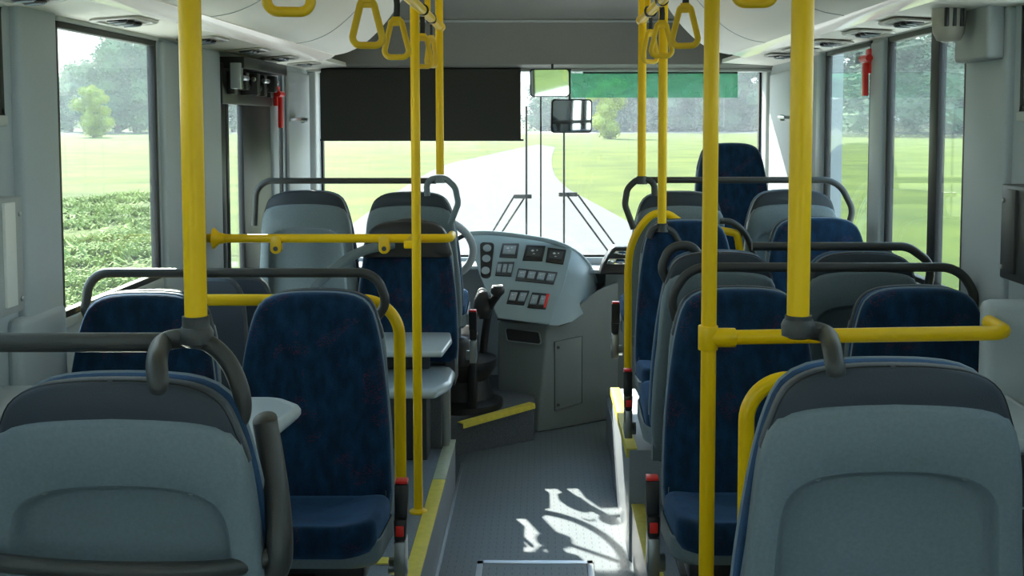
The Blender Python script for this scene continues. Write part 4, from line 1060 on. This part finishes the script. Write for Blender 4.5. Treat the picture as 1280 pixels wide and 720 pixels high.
# ================================================================== OUTSIDE
def ground_mat():
    m = bpy.data.materials.new('meadow'); m.use_nodes = True
    n = m.node_tree; b = n.nodes['Principled BSDF']; L = n.links.new; b.inputs['Roughness'].default_value = .9; b.inputs['Specular IOR Level'].default_value = .1
    t = n.nodes.new('ShaderNodeTexCoord')
    x = n.nodes.new('ShaderNodeTexNoise'); x.inputs['Scale'].default_value = .35; x.inputs['Detail'].default_value = 8; L(t.outputs['Object'], x.inputs['Vector'])
    r = n.nodes.new('ShaderNodeValToRGB'); r.color_ramp.elements[0].position = .36; r.color_ramp.elements[1].position = .66
    r.color_ramp.elements[0].color = (.046, .072, .005, 1); r.color_ramp.elements[1].color = (.092, .122, .010, 1); L(x.outputs['Fac'], r.inputs[0])
    x2 = n.nodes.new('ShaderNodeTexNoise'); x2.inputs['Scale'].default_value = 9; x2.inputs['Detail'].default_value = 6; L(t.outputs['Object'], x2.inputs['Vector'])
    mx = n.nodes.new('ShaderNodeMix'); mx.data_type = 'RGBA'; mx.blend_type = 'OVERLAY'; mx.inputs[0].default_value = .5; L(r.outputs[0], mx.inputs[6]); L(x2.outputs['Fac'], mx.inputs[7])
    L(mx.outputs[2], b.inputs['Base Color']); return m
M['meadow'] = ground_mat()
M['road'] = mat('pale_asphalt', (.135, .129, .120), .95, spec=.08, noise=(3, .06))
M['field'] = mat('pale_stubble_field', (.13, .13, .09), .9, noise=(.05, .15))
m = MB(); m.mesh([(-900, -300, GZ), (900, -300, GZ), (900, 1200, GZ), (-900, 1200, GZ)], [(0, 1, 2, 3)])
structure(m.build('ground', 'meadow', smooth=False), 'bright green meadow around the bus')
M['bounce_pad'] = mat('pale_bounce_pad', (.62, .60, .56), .85, noise=(2, .08))
m = MB(); m.box(-9, 9, -14, 10.5, GZ - .02, GZ + .035)  # unseen pad added to bounce daylight up to the ceiling
structure(m.build('ground_bounce_pad', 'bounce_pad', smooth=False), 'added pale pad under and around the bus, out of view, bouncing daylight in')
# the road ahead, curving
Lp = [(380, 330), (440, 280), (510, 231), (557, 206), (600, 196), (640, 187), (672, 180.5)]
Rp = [(850, 330), (792, 282), (762, 264), (738, 251), (708, 234), (692, 215), (690, 196), (694, 184)]
def dens(P_, n):
    s_ = spline([gp(x, y, GZ + .02) for x, y in P_], 10); return [s_[int(round(k * (len(s_) - 1) / (n - 1)))] for k in range(n)]
la, ra = dens(Lp, 40), dens(Rp, 40)
la = [Vector((-1.9, -20, GZ + .02)), Vector((-2.0, 6, GZ + .02))] + la; ra = [Vector((4.5, -20, GZ + .02)), Vector((4.2, 6, GZ + .02))] + ra
m = MB(); n_ = len(la); m.mesh(la + ra, [(i, i + 1, n_ + i + 1, n_ + i) for i in range(n_ - 1)])
structure(m.build('road', 'road', smooth=False), 'pale country road curving away ahead')
m = MB(); m.mesh([(-260, 150, GZ + .03), (60, 168, GZ + .03), (80, 195, GZ + .03), (-280, 195, GZ + .03)], [(0, 1, 2, 3)])
structure(m.build('ground_field', 'field', smooth=False), 'pale far field beyond the meadow')

def leaf_mat(name, c1, c2):
    m = bpy.data.materials.new(name); m.use_nodes = True
    n = m.node_tree; b = n.nodes['Principled BSDF']; L = n.links.new; b.inputs['Roughness'].default_value = .8
    t = n.nodes.new('ShaderNodeTexCoord'); x = n.nodes.new('ShaderNodeTexNoise'); x.inputs['Scale'].default_value = 1.2; x.inputs['Detail'].default_value = 6; L(t.outputs['Object'], x.inputs['Vector'])
    r = n.nodes.new('ShaderNodeValToRGB'); r.color_ramp.elements[0].position = .38; r.color_ramp.elements[1].position = .62
    r.color_ramp.elements[0].color = (*c1, 1); r.color_ramp.elements[1].color = (*c2, 1); L(x.outputs['Fac'], r.inputs[0]); L(r.outputs[0], b.inputs['Base Color'])
    return m
M['leaf_a'] = leaf_mat('hazy_green_leaves', (.09, .16, .07), (.18, .28, .12))
M['leaf_b'] = leaf_mat('dark_green_leaves', (.07, .13, .065), (.13, .22, .10))
M['leaf_c'] = leaf_mat('yellow_green_leaves', (.26, .32, .05), (.42, .48, .09))
from mathutils import noise as mn
def crown_mesh(m, kind, rnd):
    """lumpy crown of many small leaf clumps, height 1, base at 0"""
    blobs = []
    for k in range(26):
        if kind == 'round':
            h = rnd.uniform(.10, .86); w_ = .30 * math.sin(math.pi * min(1, max(.12, h * .93))) ** .6; a = rnd.uniform(0, 6.283); q = w_ * rnd.uniform(.1, 1)
            blobs.append((Vector((math.cos(a) * q, math.sin(a) * q, h)), rnd.uniform(.09, .16)))
        else:
            h = (k + .5) / 26; a = rnd.uniform(0, 6.283); q = (1 - h) * .10
            blobs.append((Vector((math.cos(a) * q, math.sin(a) * q, .04 + h * .92)), .025 + (1 - h) * .17))
    for c, rad in blobs:
        for k in range(int(2600 * rad)):
            a = rnd.uniform(0, 6.283); v = rnd.uniform(-1, 1); r_ = rad * rnd.uniform(.75, 1.08); t_ = math.sqrt(1 - v * v)
            p = c + Vector((math.cos(a) * t_ * r_, math.sin(a) * t_ * r_, v * r_ * .85))
            u_ = Vector((rnd.uniform(-1, 1), rnd.uniform(-1, 1), rnd.uniform(-1, 1))).normalized(); w2 = u_.cross(Vector((rnd.uniform(-1, 1), rnd.uniform(-1, 1), 1))).normalized(); z_ = rnd.uniform(.008, .017)
            m.mesh([p - u_ * z_, p + w2 * z_ * .7, p + u_ * z_, p - w2 * z_ * .7], [(0, 1, 2, 3)])
        m.mesh([c + q * rad * .72 for q in ICO[0]], ICO[1])
_b = bmesh.new(); bmesh.ops.create_icosphere(_b, subdivisions=1, radius=1); _b.verts.ensure_lookup_table()
ICO = ([v.co.copy() for v in _b.verts], [tuple(v.index for v in f_.verts) for f_ in _b.faces]); _b.free()
def tree_proto(kind, mm, seed):
    rnd = random.Random(seed); root = thing('tree', (0, 0, 0), 'tree', 'tree')
    m = MB(); crown_mesh(m, kind, rnd); m.build('crown', mm, root, local=True, smooth=False)
    m = MB(); m.tube([(0, 0, 0), (.01, 0, .3), (0, .01, .6)], .03, 8, radii=[.03, .022, .01]); m.build('trunk', 'bark', root, local=True)
    return root
protos = {}
def tree(px, D, h, kind, label, group=None, wide=1.0):
    if kind not in protos:
        protos[kind] = tree_proto('cone' if kind == 'fir' else 'round', {'round': 'leaf_a', 'dark': 'leaf_b', 'fir': 'leaf_b', 'yellow': 'leaf_c'}[kind], len(protos) + 3); o = protos[kind]
    else: o = copy_tree(protos[kind])
    x = (px - PPX) / F * D
    o.location = (x, D, GZ); o.scale = (h * wide, h * wide, h); o.rotation_euler.z = random.uniform(0, 6)
    tag(o, label, 'tree', group)
GL, GF, GR = 'hazy trees beyond the left window', 'trees seen through the windscreen', 'trees beyond the right windows'
for px, D, h, k in ((40, 190, 8, 'round'), (75, 185, 9, 'round'), (90, 190, 10, 'round'), (108, 185, 12, 'round'), (125, 190, 13.5, 'round'), (148, 175, 15, 'round'), (172, 175, 17, 'round'), (195, 185, 16, 'round'), (225, 185, 15, 'round'), (262, 190, 12, 'round'), (292, 190, 10.5, 'round'), (315, 190, 10, 'dark'), (345, 190, 10, 'dark')):
    tree(px, D, h, k, 'hazy leafy tree in the row beyond the left window and door', GL, 1.25)
tree(118, 130, 6.5, 'yellow', 'lighter yellow-green tree standing before the hazy left trees', None)
for i, px in enumerate(range(690, 985, 13)):
    tree(px, 200 + 12 * math.sin(i * 2.1), 14.5 + 2.2 * math.sin(i * 1.7), 'dark' if i % 3 else 'fir', 'blue-green tree in the row seen through the windscreen', GF, 1.1 if i % 3 else 1.6)
tree(762, 120, 7.0, 'yellow', 'bright yellow-green tree behind the green sun visor', None)
for i, (px, D, h, k) in enumerate(((1010, 150, 16, 'dark'), (1030, 150, 17, 'dark'), (1050, 145, 16, 'dark'), (1072, 150, 17, 'dark'), (1095, 140, 15, 'fir'), (1117, 135, 17, 'fir'), (1135, 150, 12, 'round'), (1152, 140, 14, 'round'), (1172, 130, 15, 'fir'), (1190, 140, 13, 'round'), (1215, 140, 13, 'dark'), (1240, 140, 14, 'dark'))):
    tree(px, D, h, k, 'leafy tree in the row beyond the right windows' if k != 'fir' else 'pointed fir in the row beyond the right windows', GR if k != 'fir' else 'pointed firs beyond the right windows', 1.1 if k != 'fir' else 1.8)
# weeds on the bank
def weed_proto():
    rnd = random.Random(5); m = MB()
    for k in range(260):
        a = rnd.uniform(0, 6.283); r_ = rnd.uniform(0, .8); h = rnd.uniform(.15, .6) * (1.1 - r_); c = Vector((math.cos(a) * r_, math.sin(a) * r_, 0)); t_ = c + Vector((rnd.uniform(-.2, .2), rnd.uniform(-.2, .2), h)); w_ = Vector((math.cos(a), math.sin(a), 0)) * .03
        m.mesh([c - w_, c + w_, t_], [(0, 1, 2)])
        if k % 3 == 0:
            m.mesh([t_ + q * .018 for q in ICO[0]], ICO[1])
    return m.build('wild_bush', 'weed', smooth=False)
M['weed'] = leaf_mat('weed_leaves', (.15, .21, .03), (.28, .35, .07))
wp = weed_proto(); first = True
rnd = random.Random(11)
for k in range(60):
    o = wp if first else wp.copy()
    if not first: COL.objects.link(o)
    first = False
    D = rnd.uniform(9, 30); px = rnd.uniform(60, 215); o.location = ((px - PPX) / F * D, D, GZ); s_ = rnd.uniform(.5, 1.0); o.scale = (s_ * 1.4, s_ * 1.4, s_ * .45); o.rotation_euler.z = rnd.uniform(0, 6)
    tag(o, 'low clump of wild weeds on the bank outside the left window', 'bush', 'weeds outside the left window')

# summer haze over the fields
hm = bpy.data.materials.new('summer_haze'); hm.use_nodes = True
n = hm.node_tree; n.nodes.clear(); o_ = n.nodes.new('ShaderNodeOutputMaterial'); v_ = n.nodes.new('ShaderNodeVolumeScatter')
v_.inputs['Color'].default_value = (.80, .90, 1, 1); v_.inputs['Density'].default_value = .0010; v_.inputs['Anisotropy'].default_value = .3
n.links.new(v_.outputs[0], o_.inputs['Volume'])
m = MB(); m.box(-260, 260, 60, 330, GZ + .05, 60)
hz_o = m.build('haze', hm, smooth=False); hz_o['kind'] = 'stuff'; hz_o['label'] = 'thin bluish summer haze over the distant fields'; hz_o['category'] = 'haze'
